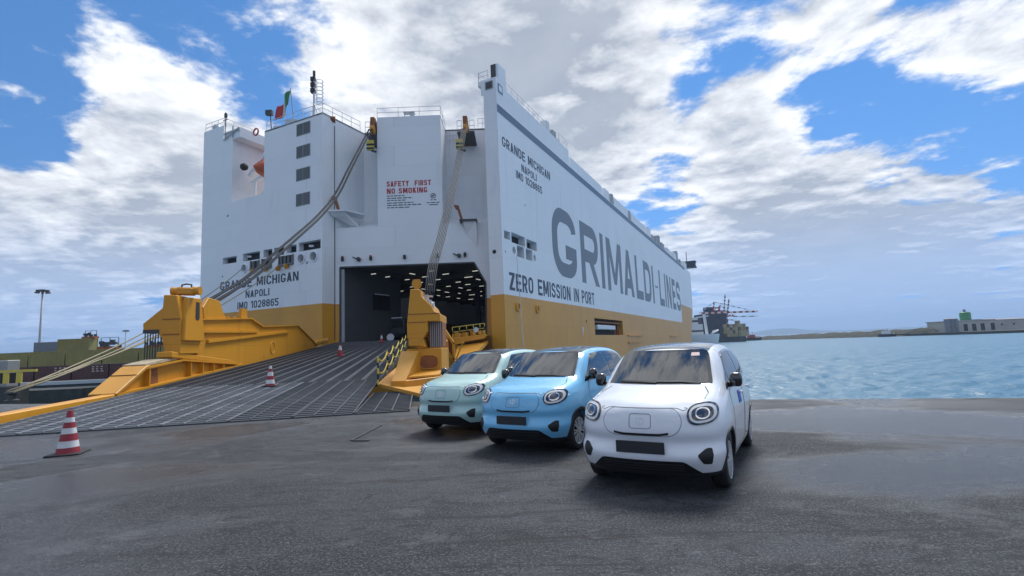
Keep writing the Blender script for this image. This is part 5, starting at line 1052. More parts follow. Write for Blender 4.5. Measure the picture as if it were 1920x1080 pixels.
# ------------------------------------------------------------------ right: far shore
M['warehouse'] = mat('warehouse_wall', (.46, .45, .41), .7, var=(.1, .5, (.25, .24, .22))); M['silo_green'] = mat('silo_green', (.03, .19, .06), .5); M['shed_grey'] = mat('shed_grey', (.20, .22, .25), .7, var=(.3, .5, (.12, .13, .15)))
wh = thing('warehouse', (310, 335, -1.6), 'long pale warehouse with dark doorways on the far right shore', 'warehouse')
b = MB(); b.bb(294.9, 440, 335, 360, -1.6, 5.4); b.build('wall', M['warehouse'], wh); b = MB(); b.bb(294.5, 320, 334.6, 361, 5.4, 5.9); b.build('parapet', M['warehouse'], wh); b = MB(); b.prism([(320.2, 334.5, 5.4), (440, 334.5, 5.4), (440, 347, 6.4), (320.2, 347, 6.4)], (0, 13, 0)); b.build('roof', M['shed_grey'], wh)
for x in (299.9, 305.6, 311.2, 317.9):
    b = MB(); b.bb(x-1.3, x+1.3, 334.9, 335.2, -1.3, 3.4); b.build('doorway', M['dark_hole'], wh)
for k in range(12): b = MB(); x = 324+8*k; b.bb(x-.6, x+.6, 334.9, 335.1, 1.6, 2.8); b.build('window', M['dark_hole'], wh)
si = thing('green_silo', (309.5, 345, 5.4), 'bright green silo tower behind the warehouse', 'silo')
b = MB(); b.lathe([(3.1, -6), (3.1, 5.4), (2.6, 6.0), (.8, 6.4)], (309.5, 345, 5.4), (0, 0, 1), 20); b.build('drum', M['silo_green'], si, smooth=True, angle=40); b = MB(); b.lathe([(.8, 0), (.8, 1.4), (.3, 1.8)], (309.3, 345, 11.8), (0, 0, 1), 10); b.build('cap', M['shed_grey'], si)
gs = thing('grey_silo_block', (286, 332, -1.6), 'grey block of silos left of the pale warehouse', 'silos')
for k in range(3): b = MB(); b.lathe([(1.6, 0), (1.6, 8.6), (.4, 9.3)], (286.2+2.7*k, 333, -1.6), (0, 0, 1), 14); b.build('silo', M['shed_grey'], gs, smooth=True, angle=40)
# moored small craft along the far shore
def boat(x, y, ln, label, hull, house):
    t_ = thing('small_boat', (x, y, WATER_Z), label, 'boat', 'small boats along the far shore'); h = ln*.16
    b = MB(); b.prism([(x-ln/2, y-1.4, WATER_Z+h), (x+ln/2-ln*.2, y-1.4, WATER_Z+h), (x+ln/2, y, WATER_Z+h*1.2), (x+ln/2-ln*.2, y+1.4, WATER_Z+h), (x-ln/2, y+1.4, WATER_Z+h)], (0, 0, -h-.5)); b.build('hull', M[hull], t_)
    b = MB(); b.bb(x-ln*.3, x+ln*.12, y-1, y+1, WATER_Z+h, WATER_Z+h*2.1); b.build('cabin', M[house], t_)
    b = MB(); b.tube([(x, y, WATER_Z+h), (x, y, WATER_Z+h*3.2)], .1, 6); b.build('mast', M['dark_steel'], t_)
boat(262.5, 355, 12, 'small pale boat below the scrub bank, nearest the warehouse', 'black', 'white_steel')
boat(213, 500, 18, 'white boat in the middle of the far shore', 'white_steel', 'white_steel')
boat(222, 470, 16, 'dark tug beside the white boat on the far shore', 'black', 'red_paint')
boat(196, 560, 14, 'low white boat at the thin end of the far shore', 'white_steel', 'grey_paint')
# container ship with cranes, and a white vessel beyond the bow
cs = thing('container_ship', (182, 420, WATER_Z), 'distant laden container ship under striped cranes', 'ship')
b = MB(); b.prism([(158, 424, 8), (186, 418, 8), (193, 420, 10), (196, 428, 8), (175, 470, 8), (158, 470, 8)], (0, 0, -12)); b.build('hull', M['dark_steel'], cs)
b = MB(); b.prism([(158.2, 424.4, 8), (178, 420, 8), (178, 440, 8), (158.2, 440, 8)], (0, 0, 13)); b.build('deckhouse', mat('navy_stack', (.03, .035, .06), .7, var=(.3, .8, (.09, .05, .045))), cs)
rnd = random.Random(21); M['box_sand'] = mat('box_sand', (.30, .23, .10), .7); M['box_brown'] = mat('box_brown', (.14, .07, .04), .7); M['box_tan'] = mat('box_tan', (.36, .30, .17), .7)
for i in range(9):
    for j in range(5):
        if j > 3-abs(i-4)*.3+rnd.random()*1.4: continue
        b = MB(); x = 175.5+2.3*i; b.bb(x-1.1, x+1.1, 417.6+.1*i, 423, 1.2+2.65*j, 3.75+2.65*j); b.build('container', M[rnd.choice(('box_sand', 'box_sand', 'box_sand', 'box_tan', 'box_tan', 'box_brown'))], cs)
M['crane_white'] = mat('crane_white', (.75, .73, .70), .6); M['crane_red'] = mat('crane_red', (.32, .04, .03), .6); M['crane_blue'] = mat('crane_navy', (.03, .04, .08), .6)
def banded(c, p, q, w, n, ma, mb_):
    p, q = V(p), V(q)
    for k in range(n): b = MB(); b.bar(p+(q-p)*k/n, p+(q-p)*(k+1)/n, w); b.build('boom_section', M[ma if k % 2 else mb_], c)
def crane(x, y, label, up, reach, h=24):
    c = thing('quay_crane', (x, y, 0), label, 'crane', 'striped harbour cranes')
    for sx in (-1, 1):
        for sy in (0, 1): banded(c, (x+sx*5, y+sy*14, 0), (x+sx*(2.5 if not up else 3.5), y+sy*12, h), .9, 7, 'crane_white', 'crane_red')
    b = MB(); b.bar((x-5, y, h*.5), (x+5, y, h*.5), .8); b.bar((x-3, y, h), (x+3, y, h), 1); b.bar((x-5, y, h*.5), (x+3, y, h), .5); b.build('portal', M['crane_red'], c)
    b = MB(); b.box((x-4, y+6, h-1), (7, 6, 4)); b.build('machine_house', M['crane_blue'], c)
    if up: banded(c, (x+1, y-1, h-4), (x+2.5, y-4, h+14), .9, 12, 'crane_white', 'crane_blue'); banded(c, (x+4, y-1, h-4), (x+5.5, y-4, h+10), .9, 10, 'crane_white', 'crane_blue')
    banded(c, (x-12, y+1, h-4), (x+reach, y-2, h-4.5), 1.5, 18, 'crane_white', 'crane_red'); banded(c, (x-14, y+1, h-7), (x+reach, y-2, h-8.5), .7, 14, 'crane_white', 'crane_blue')
    banded(c, (x-1, y, h+5), (x+reach*.8, y-2, h-3), .45, 12, 'crane_white', 'crane_blue'); banded(c, (x-1, y, h+5), (x-14, y+1, h-4), .45, 9, 'crane_white', 'crane_blue'); banded(c, (x-2, y, h), (x-1, y, h+5.5), .9, 4, 'crane_white', 'crane_red')
crane(172, 425, 'nearer red and white striped quay crane with its boom reaching right', False, 34, 26)
crane(183, 440, 'quay crane with raised blue and white striped booms', True, 10, 24)
b = MB(); b.bb(100, 165, 428, 500, -7, -.5); structure(b.build('crane_quay', M['quay_face']))
ws_ = thing('white_vessel', (100, 262, WATER_Z), 'small white vessel with mast just beyond the bow of the car carrier', 'ship')
b = MB(); g = []
for z, f in ((-3.6, .72), (-.5, .86), (2.2, 1.0), (3.2, 1.02)):
    g.append([(88, 262+6*f, z), (97, 262+6*f, z), (101+4*f, 262+2.5*f, z), (102+4.6*f, 262, z), (101+4*f, 262-2.5*f, z), (97, 262-6*f, z), (88, 262-6*f, z)])
b.sheet(g); b.add(g[-1], [(0, 1, 2, 3, 4, 5, 6)]); b.build('hull', M['white_steel'], ws_, smooth=True)
b = MB(); b.bb(86, 97, 258, 266, 3, 8.5); b.bb(86, 95, 259, 265, 8.5, 12); b.build('deckhouse', M['white_steel'], ws_); b = MB(); b.bb(85.9, 97.05, 257.9, 266.1, 4.6, 5.4); b.bb(85.9, 95.05, 258.9, 265.1, 9.6, 10.6); b.build('window_band', M['dark_steel'], ws_)
b = MB(); b.bar((99.5, 260, 3), (98.8, 260, 13.5), 1.1); b.bar((95, 260, 12), (101, 260, 12.6), .6); b.build('mast', M['white_steel'], ws_); b = MB(); b.tube([(101, 257.5, 3.4), (104.5, 259, 4.6), (106.2, 262, 5.2), (104.5, 265, 4.6)], .35, 6); b.build('bulwark', M['white_steel'], ws_)
# ------------------------------------------------------------------ small things lying on the quay
an = thing('steel_strip', (-3.1, 10.6, 0), 'bent steel strip lying flat on the asphalt left of the mint car', 'strip')
b = MB(); b.bar((-3.16, 9.76, .012), (-3.07, 11.55, .012), .05, .02); b.build('long_arm', M['dark_steel'], an)
b = MB(); b.bar((-3.13, 9.74, .012), (-2.80, 9.67, .012), .05, .02); b.build('short_arm', M['dark_steel'], an)
rnd = random.Random(31); M['grit'] = mat('grit', (.12, .12, .125), .9)
b = MB()
for k in range(900):
    y = 2.2+9*rnd.random()**1.6; x = rnd.uniform(-1.05, 1.05)*y*1.05; s = rnd.uniform(.003, .009)
    b.add([(x-s, y-s*.6, .0), (x+s*.9, y-s, .0), (x+s*.3, y+s, .0), (x, y, s*.9)], [(0, 1, 3), (1, 2, 3), (2, 0, 3)])
tag(b.build('grit', M['grit']), 'loose stone grit scattered over the asphalt', 'grit', kind='stuff')
# ------------------------------------------------------------------ the three small hatchbacks
def car_cage():
    X = [0, .09, .30, .66, .95, 1.19, 1.46, 2.1, 2.7, 3.22, 3.50, 3.60]
    #        k0 sill        k1            k2           k3            k4 belt       k5           k6 cant rail
    T = [[(.20, .50), (.30, .54), (.47, .56), (.66, .55), (.80, .52), (.88, .48), (.92, .42)],
         [(.19, .64), (.29, .70), (.47, .73), (.67, .71), (.83, .66), (.92, .60), (.96, .50)],
         [(.18, .75), (.28, .80), (.47, .83), (.68, .825), (.87, .785), (.98, .70), (1.015, .55)],
         [(.18, .77), (.28, .815), (.47, .845), (.70, .85), (.92, .81), (1.03, .735), (1.07, .60)],
         [(.18, .775), (.28, .81), (.48, .83), (.72, .845), (.96, .815), (1.07, .75), (1.125, .655)],
         [(.18, .775), (.28, .805), (.48, .82), (.73, .835), (.985, .81), (1.15, .755), (1.31, .685)],
         [(.18, .775), (.28, .805), (.48, .82), (.74, .835), (1.0, .805), (1.27, .735), (1.525, .64)],
         [(.18, .775), (.28, .805), (.48, .82), (.75, .84), (1.02, .805), (1.31, .735), (1.575, .625)],
         [(.18, .775), (.28, .81), (.48, .835), (.76, .85), (1.04, .80), (1.31, .73), (1.565, .615)],
         [(.19, .77), (.29, .80), (.48, .83), (.76, .84), (1.05, .78), (1.29, .71), (1.51, .60)],
         [(.22, .68), (.31, .72), (.48, .75), (.76, .76), (1.05, .71), (1.24, .63), (1.40, .52)],
         [(.25, .52), (.33, .54), (.48, .56), (.76, .56), (1.03, .53), (1.16, .50), (1.26, .44)]]
    FX = [.075, .03, .0, .01, .045, .075, .13]           # fascia leans back towards the bonnet, per level
    RX = [.06, .03, .0, .0, .03, .08, .13]
    J = [-1, -.66, -.33, 0, .33, .66, 1]
    CR = [.02, .03, .025, .03, .045, .05, .05, .045, .045, .045, .04, .02]
    # extra levels: bumper ledge, crease above it and hollow below the front panel
    def lerp(a, b, f): return (a[0]+(b[0]-a[0])*f, a[1]+(b[1]-a[1])*f)
    T = [[r[0], r[1], lerp(r[1], r[2], .55), lerp(r[1], r[2], .98), lerp(r[2], r[3], .38), lerp(r[2], r[3], .72), r[3], r[4], r[5], r[6]] for r in T]
    FX = [.075, .03, -.022, -.018, .040, .036, .014, .045, .075, .13]; RX = [.06, .03, .0, .0, .0, .0, .0, .03, .08, .13]
    DY = [0, 0, .016, .016, -.028, -.02, 0, 0, 0, 0]
    for i in range(4): T[i] = [(z, w+DY[k]*(1, 1, .8, .3)[i]) for k, (z, w) in enumerate(T[i])]
    nx, nz, ny = len(X), 10, 7
    def P(i, j, k):
        z, w = T[i][k]; y = J[j]*w; x = X[i]
        if k == nz-1: z += CR[i]*(1-J[j]**2)
        if i == 0: x = FX[k] - .075*(1-J[j]**2) + .0
        elif i == 1: x += FX[k]*.7 + (.03 if k < nz-1 else .03*(2*J[j]**2-1))
        elif i == 4 and k == nz-1: x -= .10*(1-J[j]**2)
        elif i == 3 and k == nz-1: x -= .04*(1-J[j]**2)
        elif i == 5 and k == nz-1: x -= .09*(1-J[j]**2)
        elif i == 6 and k == nz-1: x -= .05*(1-J[j]**2)
        if i == nx-1: x = X[i]-RX[k] + .05*(1-J[j]**2)
        if k == 0: z += 0
        return (x, y, z)
    idx = {}; vs = []; fs = []
    def vid(i, j, k):
        if (i, j, k) not in idx: idx[(i, j, k)] = len(vs); vs.append(P(i, j, k))
        return idx[(i, j, k)]
    for j in range(ny-1):
        for k in range(nz-1):
            fs.append((vid(0, j, k), vid(0, j, k+1), vid(0, j+1, k+1), vid(0, j+1, k)))
            fs.append((vid(nx-1, j, k), vid(nx-1, j+1, k), vid(nx-1, j+1, k+1), vid(nx-1, j, k+1)))
    for i in range(nx-1):
        for j in range(ny-1):
            fs.append((vid(i, j, nz-1), vid(i+1, j, nz-1), vid(i+1, j+1, nz-1), vid(i, j+1, nz-1)))
            fs.append((vid(i, j, 0), vid(i, j+1, 0), vid(i+1, j+1, 0), vid(i+1, j, 0)))
        for k in range(nz-1):
            fs.append((vid(i, 0, k), vid(i+1, 0, k), vid(i+1, 0, k+1), vid(i, 0, k+1)))
            fs.append((vid(i, ny-1, k), vid(i, ny-1, k+1), vid(i+1, ny-1, k+1), vid(i+1, ny-1, k)))
    return vs, fs
def eval_mesh(o):
    dg = bpy.context.evaluated_depsgraph_get(); return bpy.data.meshes.new_from_object(o.evaluated_get(dg), depsgraph=dg)
AXF, WBASE, WR = .66, 2.40, .298
def build_car():
    # body surface
    vs, fs = car_cage(); me = bpy.data.meshes.new('cage'); me.from_pydata(vs, [], fs); me.update()
    tmp = bpy.data.objects.new('cage', me); COL.objects.link(tmp)
    ss = tmp.modifiers.new('s', 'SUBSURF'); ss.levels = ss.render_levels = 4
    full = eval_mesh(tmp)
    bm = bmesh.new(); bm.from_mesh(full); bmesh.ops.recalc_face_normals(bm, faces=bm.faces); bvh = BVHTree.FromBMesh(bm)
    bm.to_mesh(full); bm.free(); tmp.modifiers.clear(); tmp.data = full
    # wheel wells cut out
    for ax in (AXF, AXF+WBASE):
        for sg in (-1, 1):
            c = MB(); c.lathe([(.345, .50), (.345, 1.2)], (ax, 0, WR), (0, sg, 0), 56)
            cme = c.mesh('well'); cb = bmesh.new(); cb.from_mesh(cme); bmesh.ops.recalc_face_normals(cb, faces=cb.faces); cb.to_mesh(cme); cb.free()
            co = bpy.data.objects.new('well', cme); COL.objects.link(co)
            md = tmp.modifiers.new('b', 'BOOLEAN'); md.operation = 'DIFFERENCE'; md.object = co; md.solver = 'EXACT'
    cut = eval_mesh(tmp)
    for o in [o for o in COL.objects if o.name.startswith('well')]: bpy.data.objects.remove(o)
    bpy.data.objects.remove(tmp)
    def half(keep_low):
        b = bmesh.new(); b.from_mesh(cut)
        bmesh.ops.bisect_plane(b, geom=b.verts[:]+b.edges[:]+b.faces[:], plane_co=(0, 0, .262), plane_no=(0, 0, 1), clear_outer=keep_low, clear_inner=not keep_low)
        m = bpy.data.meshes.new('car_shell'); 
        for f in b.faces: f.smooth = True
        b.to_mesh(m); b.free(); m.set_sharp_from_angle(angle=radians(40)); return m
    root = bpy.data.objects.new('parked_hatchback', None); COL.objects.link(root)
    def part(name, me, m, parent=root):
        o = bpy.data.objects.new(name, me); COL.objects.link(o); o.parent = parent
        if not me.materials: me.materials.append(m)
        return o
    body = part('body', half(False), M['paint_white'])
    part('lower_cladding', half(True), M['plastic'])
    def cast(ax, a, b, sg=1):
        if ax == 'w': return ws_hit(a, b)
        if ax == 'f': o, d = V((-1, a, b)), V((1, 0, 0))
        elif ax == 's': o, d = V((a, 2*sg, b)), V((0, -sg, 0))
        elif ax == 't': o, d = V((a, b, 3)), V((0, 0, -1))
        h = bvh.ray_cast(o, d)
        if h[0] is None: h = bvh.find_nearest(o + d*(.3 if ax == 'f' else 1.2))
        n = h[1]
        if n.dot(d) > 0: n = -n
        return h[0], n
    def densify(poly, st, closed=True):
        out = []; n = len(poly)
        for i in range(n if closed else n-1):
            p, q = V(poly[i]), V(poly[(i+1) % n]); k = max(1, int((q-p).length/st+.5))
            out += [p+(q-p)*t/k for t in range(k)]
        if not closed: out.append(V(poly[-1]))
        return out
    def rounded(poly, r, seg=6):
        out = []; n = len(poly)
        for i in range(n):
            p0, p, p1 = V(poly[i-1]), V(poly[i]), V(poly[(i+1) % n]); rr = r[i] if isinstance(r, (list, tuple)) else r
            a = (p0-p); b = (p1-p); la = min(rr, a.length*.49); lb = min(rr, b.length*.49)
            a = p+a.normalized()*la; b = p+b.normalized()*lb
            for t in range(seg+1):
                u = t/seg; out.append(a*(1-u)**2+p*2*u*(1-u)+b*u*u)
        return out
    def patch(name, poly, ax, m, off=.003, thick=.008, res=.035, sg=1, parent=root):
        bd = densify(poly, res); n = len(bd); xs = [p.x for p in bd]; ys = [p.y for p in bd]
        pts = list(bd); y = min(ys)+res/2
        def inside(q):
            c = False; j = n-1
            for i in range(n):
                if (bd[i].y > q.y) != (bd[j].y > q.y) and q.x < (bd[j].x-bd[i].x)*(q.y-bd[i].y)/(bd[j].y-bd[i].y)+bd[i].x: c = not c
                j = i
            return c
        while y < max(ys):
            x = min(xs)+res/2
            while x < max(xs):
                q = V((x, y))
                if inside(q) and min((q-b).length for b in bd) > res*.45: pts.append(q)
                x += res
            y += res
        r = delaunay_2d_cdt(pts, [], [list(range(n))], 1, 1e-6)
        vv, ff = r[0], r[2]; H = [cast(ax, p.x, p.y, sg) for p in vv]
        mb = MB(); mb.add([h[0]+h[1]*off for h in H], ff)
        ed = set(); [ed.add((f[i], f[(i+1) % len(f)])) for f in ff for i in range(len(f))]
        b0 = len(mb.v)
        for (i, j) in [e for e in ed if (e[1], e[0]) not in ed]:
            mb.add([H[i][0]+H[i][1]*off, H[i][0]-H[i][1]*thick, H[j][0]-H[j][1]*thick, H[j][0]+H[j][1]*off], [(0, 1, 2, 3)])
        me = mb.mesh(name); bm = bmesh.new(); bm.from_mesh(me); nf = len(ff)
        # make the face side point outwards
        bm.faces.ensure_lookup_table(); f0 = bm.faces[nf//2]; f0.normal_update(); hn = cast(ax, *(sum((vv[i] for i in ff[nf//2]), V((0, 0)))/len(ff[nf//2])), sg)[1]
        if f0.normal.dot(hn) < 0: bmesh.ops.reverse_faces(bm, faces=bm.faces)
        for i, f in enumerate(bm.faces): f.smooth = i < nf
        bm.to_mesh(me); bm.free()
        return part(name, me, m, parent)
    def ribbon(name, line, ax, w, m, off=.0015, closed=False, sg=1, parent=root, res=.02, thick=.004):
        ln = densify(line, res, closed); n = len(ln); A = []
        for i, p in enumerate(ln):
            q0 = ln[i-1] if (i or closed) else p; q1 = ln[(i+1) % n] if (i < n-1 or closed) else p
            d = (q1-q0).normalized(); nn = V((-d.y, d.x))*w/2
            a, b = cast(ax, *(p+nn), sg), cast(ax, *(p-nn), sg)
            A.append((a[0]-a[1]*thick, a[0]+a[1]*off, b[0]+b[1]*off, b[0]-b[1]*thick))
        mb = MB(); mb.add([v for a in A for v in a], [(i*4+k, i*4+k+1, ((i+1) % n)*4+k+1, ((i+1) % n)*4+k) for i in range(n if closed else n-1) for k in range(3)])
        me = mb.mesh(name); bm = bmesh.new(); bm.from_mesh(me); bmesh.ops.recalc_face_normals(bm, faces=bm.faces); bm.to_mesh(me); bm.free()
        return part(name, me, m, parent)
    def oval(cx, cy, a, b, n=40, p=2.5, rot=0):
        out = []
        for t in (2*pi*k/n for k in range(n)):
            x = a*math.copysign(abs(cos(t))**(2/p), cos(t)); y = b*math.copysign(abs(sin(t))**(2/p), sin(t))
            out.append((cx+x*cos(rot)-y*sin(rot), cy+x*sin(rot)+y*cos(rot)))
        return out
    # glass: the windscreen is one evenly curved pane standing on cowl and roof edge
    import numpy as np
    fx = lambda y, z: bvh.ray_cast(V((-1, y, z)), V((1, 0, 0)))[0].x
    SL = sum(fx(y, 1.42)-fx(y, 1.22) for y in (-.3, 0, .3))/3/.20
    ys = np.linspace(0, .60, 13); av = [min(fx(y, z)-SL*z for z in np.linspace(1.13, min(1.49, 1.49-(y-.49)/.115*.365 if y > .49 else 1.49)-.01, 9)) for y in ys]
    Q = np.stack([np.ones_like(ys), ys**2, ys**4], -1); cf = np.linalg.lstsq(Q, np.array(av), rcond=None)[0]; cf[0] -= min(.012, max(0, float(np.max(Q@cf-np.array(av)))))
    def ws_hit(y, z):
        x = float(cf[0]+cf[1]*y*y+cf[2]*y**4)+SL*z+.009*(1-((z-1.31)/.19)**2)*-1; n = V((-1, float(2*cf[1]*y+4*cf[2]*y**3), SL)).normalized(); return V((x, y, z)), n
    ws = rounded([(-.655, 1.105), (.655, 1.105), (.55, 1.53), (-.55, 1.53)], [.06, .06, .09, .09])
    wf = patch('windscreen_surround', [(x*1.0, z) for x, z in ws], 'w', M['black_gloss'], .000, .045)
    wi = rounded([(-.61, 1.125), (.61, 1.125), (.515, 1.495), (-.515, 1.495)], [.06, .06, .09, .09])
    patch('windscreen', wi, 'w', M['glass'], .004, .004, parent=root)
    for k, (x0, x1) in enumerate(((-.52, -.02), (-.02, .47))):
        ribbon('wiper', [(x0, 1.128+.012*k), (x0+.2, 1.148), (x1, 1.15)], 'w', .016, M['plastic'], .018)
    patch('roof_panel', rounded([(1.47, -.54), (1.47, .54), (3.12, .52), (3.12, -.52)], .06), 't', M['black_gloss'], .003, res=.06)
    for sg in (-1, 1):
        sur = rounded([(1.02, 1.03), (1.60, 1.475), (2.2, 1.512), (2.86, 1.49), (3.17, 1.40), (3.30, 1.11), (2.4, 1.055)], [.03, .10, .3, .2, .12, .05, .3])
        patch('window_surround', sur, 's', M['black_gloss'], .002, sg=sg)
        patch('quarter_window', rounded([(1.10, 1.055), (1.33, 1.235), (1.335, 1.06)], .02), 's', M['glass'], .005, sg=sg)
        patch('door_window', rounded([(1.365, 1.065), (1.365, 1.26), (1.62, 1.45), (2.12, 1.482), (2.17, 1.075)], [.02, .02, .06, .03, .02]), 's', M['glass'], .005, sg=sg)
        patch('door_window', rounded([(2.27, 1.08), (2.22, 1.482), (2.84, 1.46), (3.12, 1.375), (3.22, 1.13)], [.02, .03, .15, .08, .04]), 's', M['glass'], .005, sg=sg)
        # door and panel gaps
        ribbon('door_gap', rounded([(1.12, 1.03), (1.10, .60), (1.18, .30), (2.16, .30), (2.22, 1.05)], .06), 's', .007, M['gap'], sg=sg)
        ribbon('door_gap', rounded([(2.25, 1.05), (2.22, .34), (2.62, .30), (2.80, .62), (3.12, .80), (3.25, 1.08)], .08), 's', .007, M['gap'], sg=sg)
        for hx in (1.98, 2.92):
            hb = cast('s', hx, .93, sg)[0]; mb = MB(); mb.tube([hb+V((-.09, -.005*sg, 0)), hb+V((-.075, .028*sg, 0)), hb+V((.075, .028*sg, 0)), hb+V((.09, -.005*sg, 0))], .014, 6)
            o = mb.build('door_handle', M['paint_white'], root, smooth=True, local=True)
        # wheel arch trims
        for ax in (AXF, AXF+WBASE):
            ang = [radians(a) for a in range(-14, 195, 6)]
            ring = [(ax+.372*cos(t), WR+.372*sin(t)) for t in ang]+[(ax+.336*cos(t), WR+.336*sin(t)) for t in reversed(ang)]
            patch('arch_trim', ring, 's', M['plastic'], .010, .03, sg=sg)
        # mirror
        mb = MB(); base = V((1.24, .775*sg, 1.09)); cc = V((1.20, .875*sg, 1.15))
        n1, n2 = 14, 10; g = []
        for a in range(n2+1):
            ph = -pi/2+pi*a/n2; row = []
            for b in range(n1+1):
                th = 2*pi*b/n1; e = lambda c, p: math.copysign(abs(c)**p, c)
                x = e(cos(ph), .6)*e(cos(th), .7)*.075; y = e(cos(ph), .6)*e(sin(th), .7)*.074; z = e(sin(ph), .7)*.088
                if x > 0: x *= .55
                row.append(cc+V((x, y, z)))
            g.append(row)
        mb.sheet(g); mir = mb.build('side_mirror', M['black_gloss'], root, smooth=True, local=True)
        mb = MB(); mb.tube([base, base*.4+cc*.6+V((.0, 0, -.04))], [.035, .03], 8); mb.build('mirror_arm', M['plastic'], mir, smooth=True, local=True)
        # headlight
        hy, hz = .625*sg, .862
        hl = patch('headlight', oval(hy, hz, .140, .106, 44, 2.5, .14*sg), 'f', M['lamp_dark'], .010, .01, .02)
        ribbon('light_ring', oval(hy, hz, .110, .077, 44, 2.5, .14*sg), 'f', .022, M['lamp_white'], .017, True, parent=hl, res=.01)
        patch('lens', oval(hy, hz+.002, .056, .046, 28, 2.2), 'f', M['lens'], .020, .012, .015, parent=hl)
        ribbon('lens_ring', oval(hy, hz+.002, .059, .049, 28, 2.2), 'f', .012, M['chrome'], .022, True, parent=hl, res=.01)
        # fog intake
        patch('fog_intake', rounded([(.575*sg, .455), (.625*sg, .365), (.70*sg, .36), (.72*sg, .45), (.705*sg, .52), (.655*sg, .52)], .02), 'f', M['plastic_dark'], .004, .01, .02)
        ribbon('bonnet_gap', [(.575*sg, 1.10), (.64*sg, 1.045), (.63*sg, 1.0)], 'f', .006, M['gap'])
    # bonnet edge, front panel, emblem
    ribbon('bonnet_gap', rounded([(-.50, .925), (-.45, .895), (-.405, .915), (-.36, .925), (.36, .925), (.405, .915), (.45, .895), (.50, .925)], .05), 'f', .006, M['seam'])
    fp = patch('front_panel', rounded([(-.445, .78), (-.37, .915), (.37, .915), (.445, .78), (.36, .645), (-.36, .645)], [.10, .08, .08, .10, .10, .10], 8), 'f', M['paint_white'], .006, .01, .03)
    ribbon('panel_gap', rounded([(-.455, .78), (-.378, .922), (.378, .922), (.455, .78), (.365, .637), (-.365, .637)], [.10, .08, .08, .10, .10, .10], 8), 'f', .006, M['seam'], .001, True)
    ribbon('emblem_frame', rounded([(-.118, .715), (.118, .715), (.118, .865), (-.118, .865)], .035), 'f', .006, M['seam'], .0085, True, parent=fp, res=.015)
    em = MB()
    def strip(line, w=.013):
        for i in range(len(line)-1):
            p, q = V((-line[i][0], line[i][1])), V((-line[i+1][0], line[i+1][1])); d = (q-p).normalized(); n = V((-d.y, d.x))*w/2; p = p-d*w*.3; q = q+d*w*.3
            c = [cast('f', *u)[0]+V((-.011, 0, 0)) for u in (p+n, q+n, q-n, p-n)]
            em.add(c+[k+V((.006, 0, 0)) for k in c], [(0, 1, 2, 3), (0, 4, 5, 1), (1, 5, 6, 2), (2, 6, 7, 3), (3, 7, 4, 0)])
    strip([(0, .755), (0, .832)]); strip([(-.036, .83), (-.036, .79), (-.026, .772), (0, .768)]); strip([(.014, .83), (.03, .824), (.038, .805), (.034, .782), (.022, .77), (0, .768)])
    em.build('emblem', M['lamp_white'], fp, local=True)
    ribbon('vent_slot', [(-.30, .668), (-.2, .655), (.2, .655), (.30, .668)], 'f', .022, M['plastic_dark'], .010)
    pc = V((min(cast('f', yy, zz)[0].x for yy in (-.26, 0, .26) for zz in (.46, .5, .54, .585)), 0, 0)); mb = MB(); tilt = Matrix.Rotation(radians(2), 3, 'Y')
    mb.box((pc.x-.012, 0, .525), (.018, .53, .125), M=tilt); mb.build('number_plate', M['plate'], root, local=True, bevel=.004)
    gi = patch('lower_intake', rounded([(-.60, .262), (-.45, .39), (.45, .39), (.60, .262)], [.01, .04, .04, .01]), 'f', M['plastic_dark'], .005, .012, .03)
    for z in (.295, .325, .355):
        ribbon('intake_bar', [(-.44, z), (0, z), (.44, z)], 'f', .010, M['plastic'], .012, parent=gi)
    # underside and wheels
    mb = MB(); mb.bb(.35, 3.3, -.56, .56, .19, .40); mb.build('underbody', M['plastic_dark'], root, local=True)
    for ax in (AXF, AXF+WBASE):
        for sg in (-1, 1):
            y0 = .625*sg
            w = bpy.data.objects.new('wheel', None); COL.objects.link(w); w.parent = root; w.location = (ax, y0, WR)
            mb = MB(); mb.lathe([(.205, 0), (.27, -.004), (.288, .02), (.297, .05), (.298, .09), (.297, .13), (.288, .158), (.270, .172), (.235, .176), (.205, .165)], (0, 0, 0), (0, sg, 0), 40, closed=True)
            mb.build('tyre', M['tyre'], w, smooth=True, local=True, angle=50)
            mb = MB(); mb.lathe([(.0, .03), (.19, .03), (.20, .02), (.207, .02), (.207, .172), (.196, .172), (.19, .12), (.185, .05), (.0, .05)], (0, 0, 0), (0, sg, 0), 40)
            mb.build('wheel_well_disc', M['plastic_dark'], w, smooth=True, local=True, angle=40)
            mb = MB(); mb.lathe([(.188, .158), (.206, .158), (.206, .178), (.188, .172)], (0, 0, 0), (0, sg, 0), 40, closed=True)
            for k in range(8):
                t = 2*pi*k/8; 
                for dt, wd in ((-.13, .024), (.13, .024)):
                    a, b = t+dt*.35, t+dt*1.25
                    mb.bar((.055*cos(a), .166*sg, .055*sin(a)), (.195*cos(b), .164*sg, .195*sin(b)), wd, .022, up=(0, sg, 0))
            mb.lathe([(.0, .15), (.058, .15), (.055, .178), (.03, .184), (.0, .184)], (0, 0, 0), (0, sg, 0), 16)
            mb.build('rim', M['alloy'], w, local=True)
    return root, ws_hit, cast
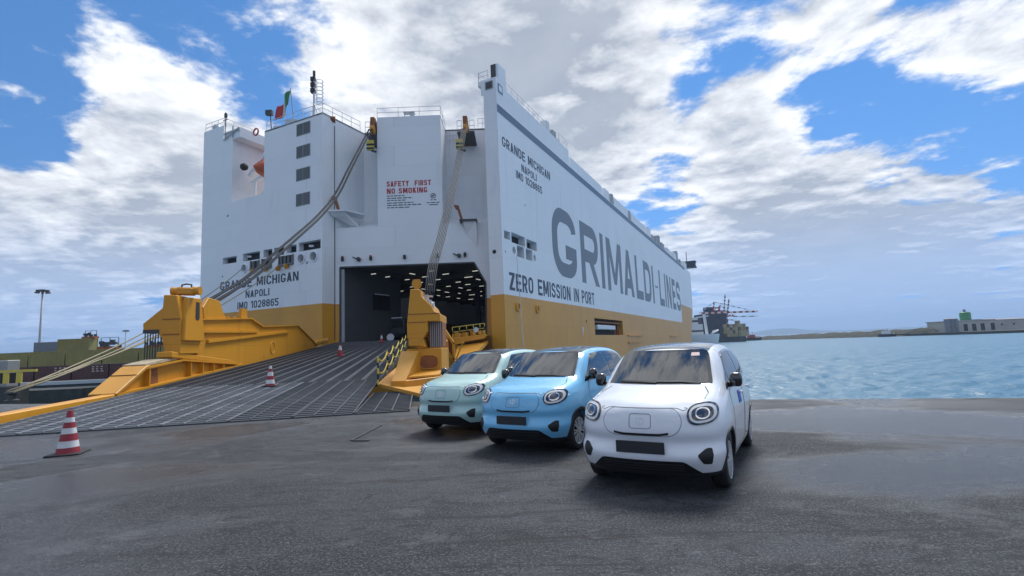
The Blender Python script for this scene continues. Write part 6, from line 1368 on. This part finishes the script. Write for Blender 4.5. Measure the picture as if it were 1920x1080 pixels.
# ------------------------------------------------------------------ park the cars
def set_paint(root, m):
    for o in [root]+list(root.children_recursive):
        if o.type == 'MESH' and o.data.materials and o.data.materials[0] and o.data.materials[0].name.startswith('paint_white'):
            if o.material_slots: o.material_slots[0].link = 'OBJECT'; o.material_slots[0].material = m
def park(root, cx, cy, az):
    """front axle centre and the compass direction of the car's tail"""
    a = radians(az); back = V((sin(a), cos(a), 0)); nose = V((cx, cy, 0))-back*AXF
    root.location = nose; root.rotation_euler = (0, 0, pi/2-a)
car0, ws_hit, car_cast = build_car()
tag(car0, 'white small hatchback with black plate, nearest of the three', 'car', 'parked hatchbacks')
car1 = copy_tree(car0); tag(car1, 'sky blue small hatchback parked between the white and the mint one', 'car')
car2 = copy_tree(car0); tag(car2, 'pale mint green small hatchback, farthest of the three', 'car')
set_paint(car1, M['paint_blue']); set_paint(car2, M['paint_green'])
park(car0, 1.69, 6.26, 30); park(car1, .29, 8.58, 31); park(car2, -1.12, 10.5, 31)
# blue tape on the white car's door, pink sticker on its windscreen
c_ = [car_cast('s', x, z, -1)[0] for x, z in ((1.74, .80), (1.96, .80), (1.96, .96), (1.74, .96))]
bl = MB(); bl.prism([p+V((0, -.004, 0)) for p in c_], (0, -.003, 0)); o = bl.build('door_tape', mat('blue_tape', (.02, .10, .55), .5), car0, local=True); o['label'] = 'blue tape on the door'
c_ = [ws_hit(y, z) for y, z in ((-.36, 1.445), (-.46, 1.445), (-.45, 1.485), (-.36, 1.485))]
bl = MB(); bl.prism([p+n*.0055 for p, n in c_], c_[0][1]*.002); o = bl.build('windscreen_sticker', mat('pink_sticker', (.55, .34, .33), .5), car0, local=True); o['label'] = 'pink sticker at the top of the windscreen'
# ------------------------------------------------------------------ sea air
hz = MB(); hz.bb(-8500, 8500, -8500, 8500, WATER_Z-2.5, 240)
hm = bpy.data.materials.new('sea_air'); hm.use_nodes = True; nt_ = hm.node_tree; nt_.nodes.clear()
pv = nt_.nodes.new('ShaderNodeVolumePrincipled'); pv.inputs['Color'].default_value = (.45, .65, .95, 1); pv.inputs['Density'].default_value = .0002; pv.inputs['Anisotropy'].default_value = .2
ou = nt_.nodes.new('ShaderNodeOutputMaterial'); nt_.links.new(pv.outputs[0], ou.inputs['Volume'])
ho_ = hz.build('haze', hm); ho_['kind'] = 'stuff'; ho_['label'] = 'thin blue sea haze over the harbour'; ho_['category'] = 'haze'
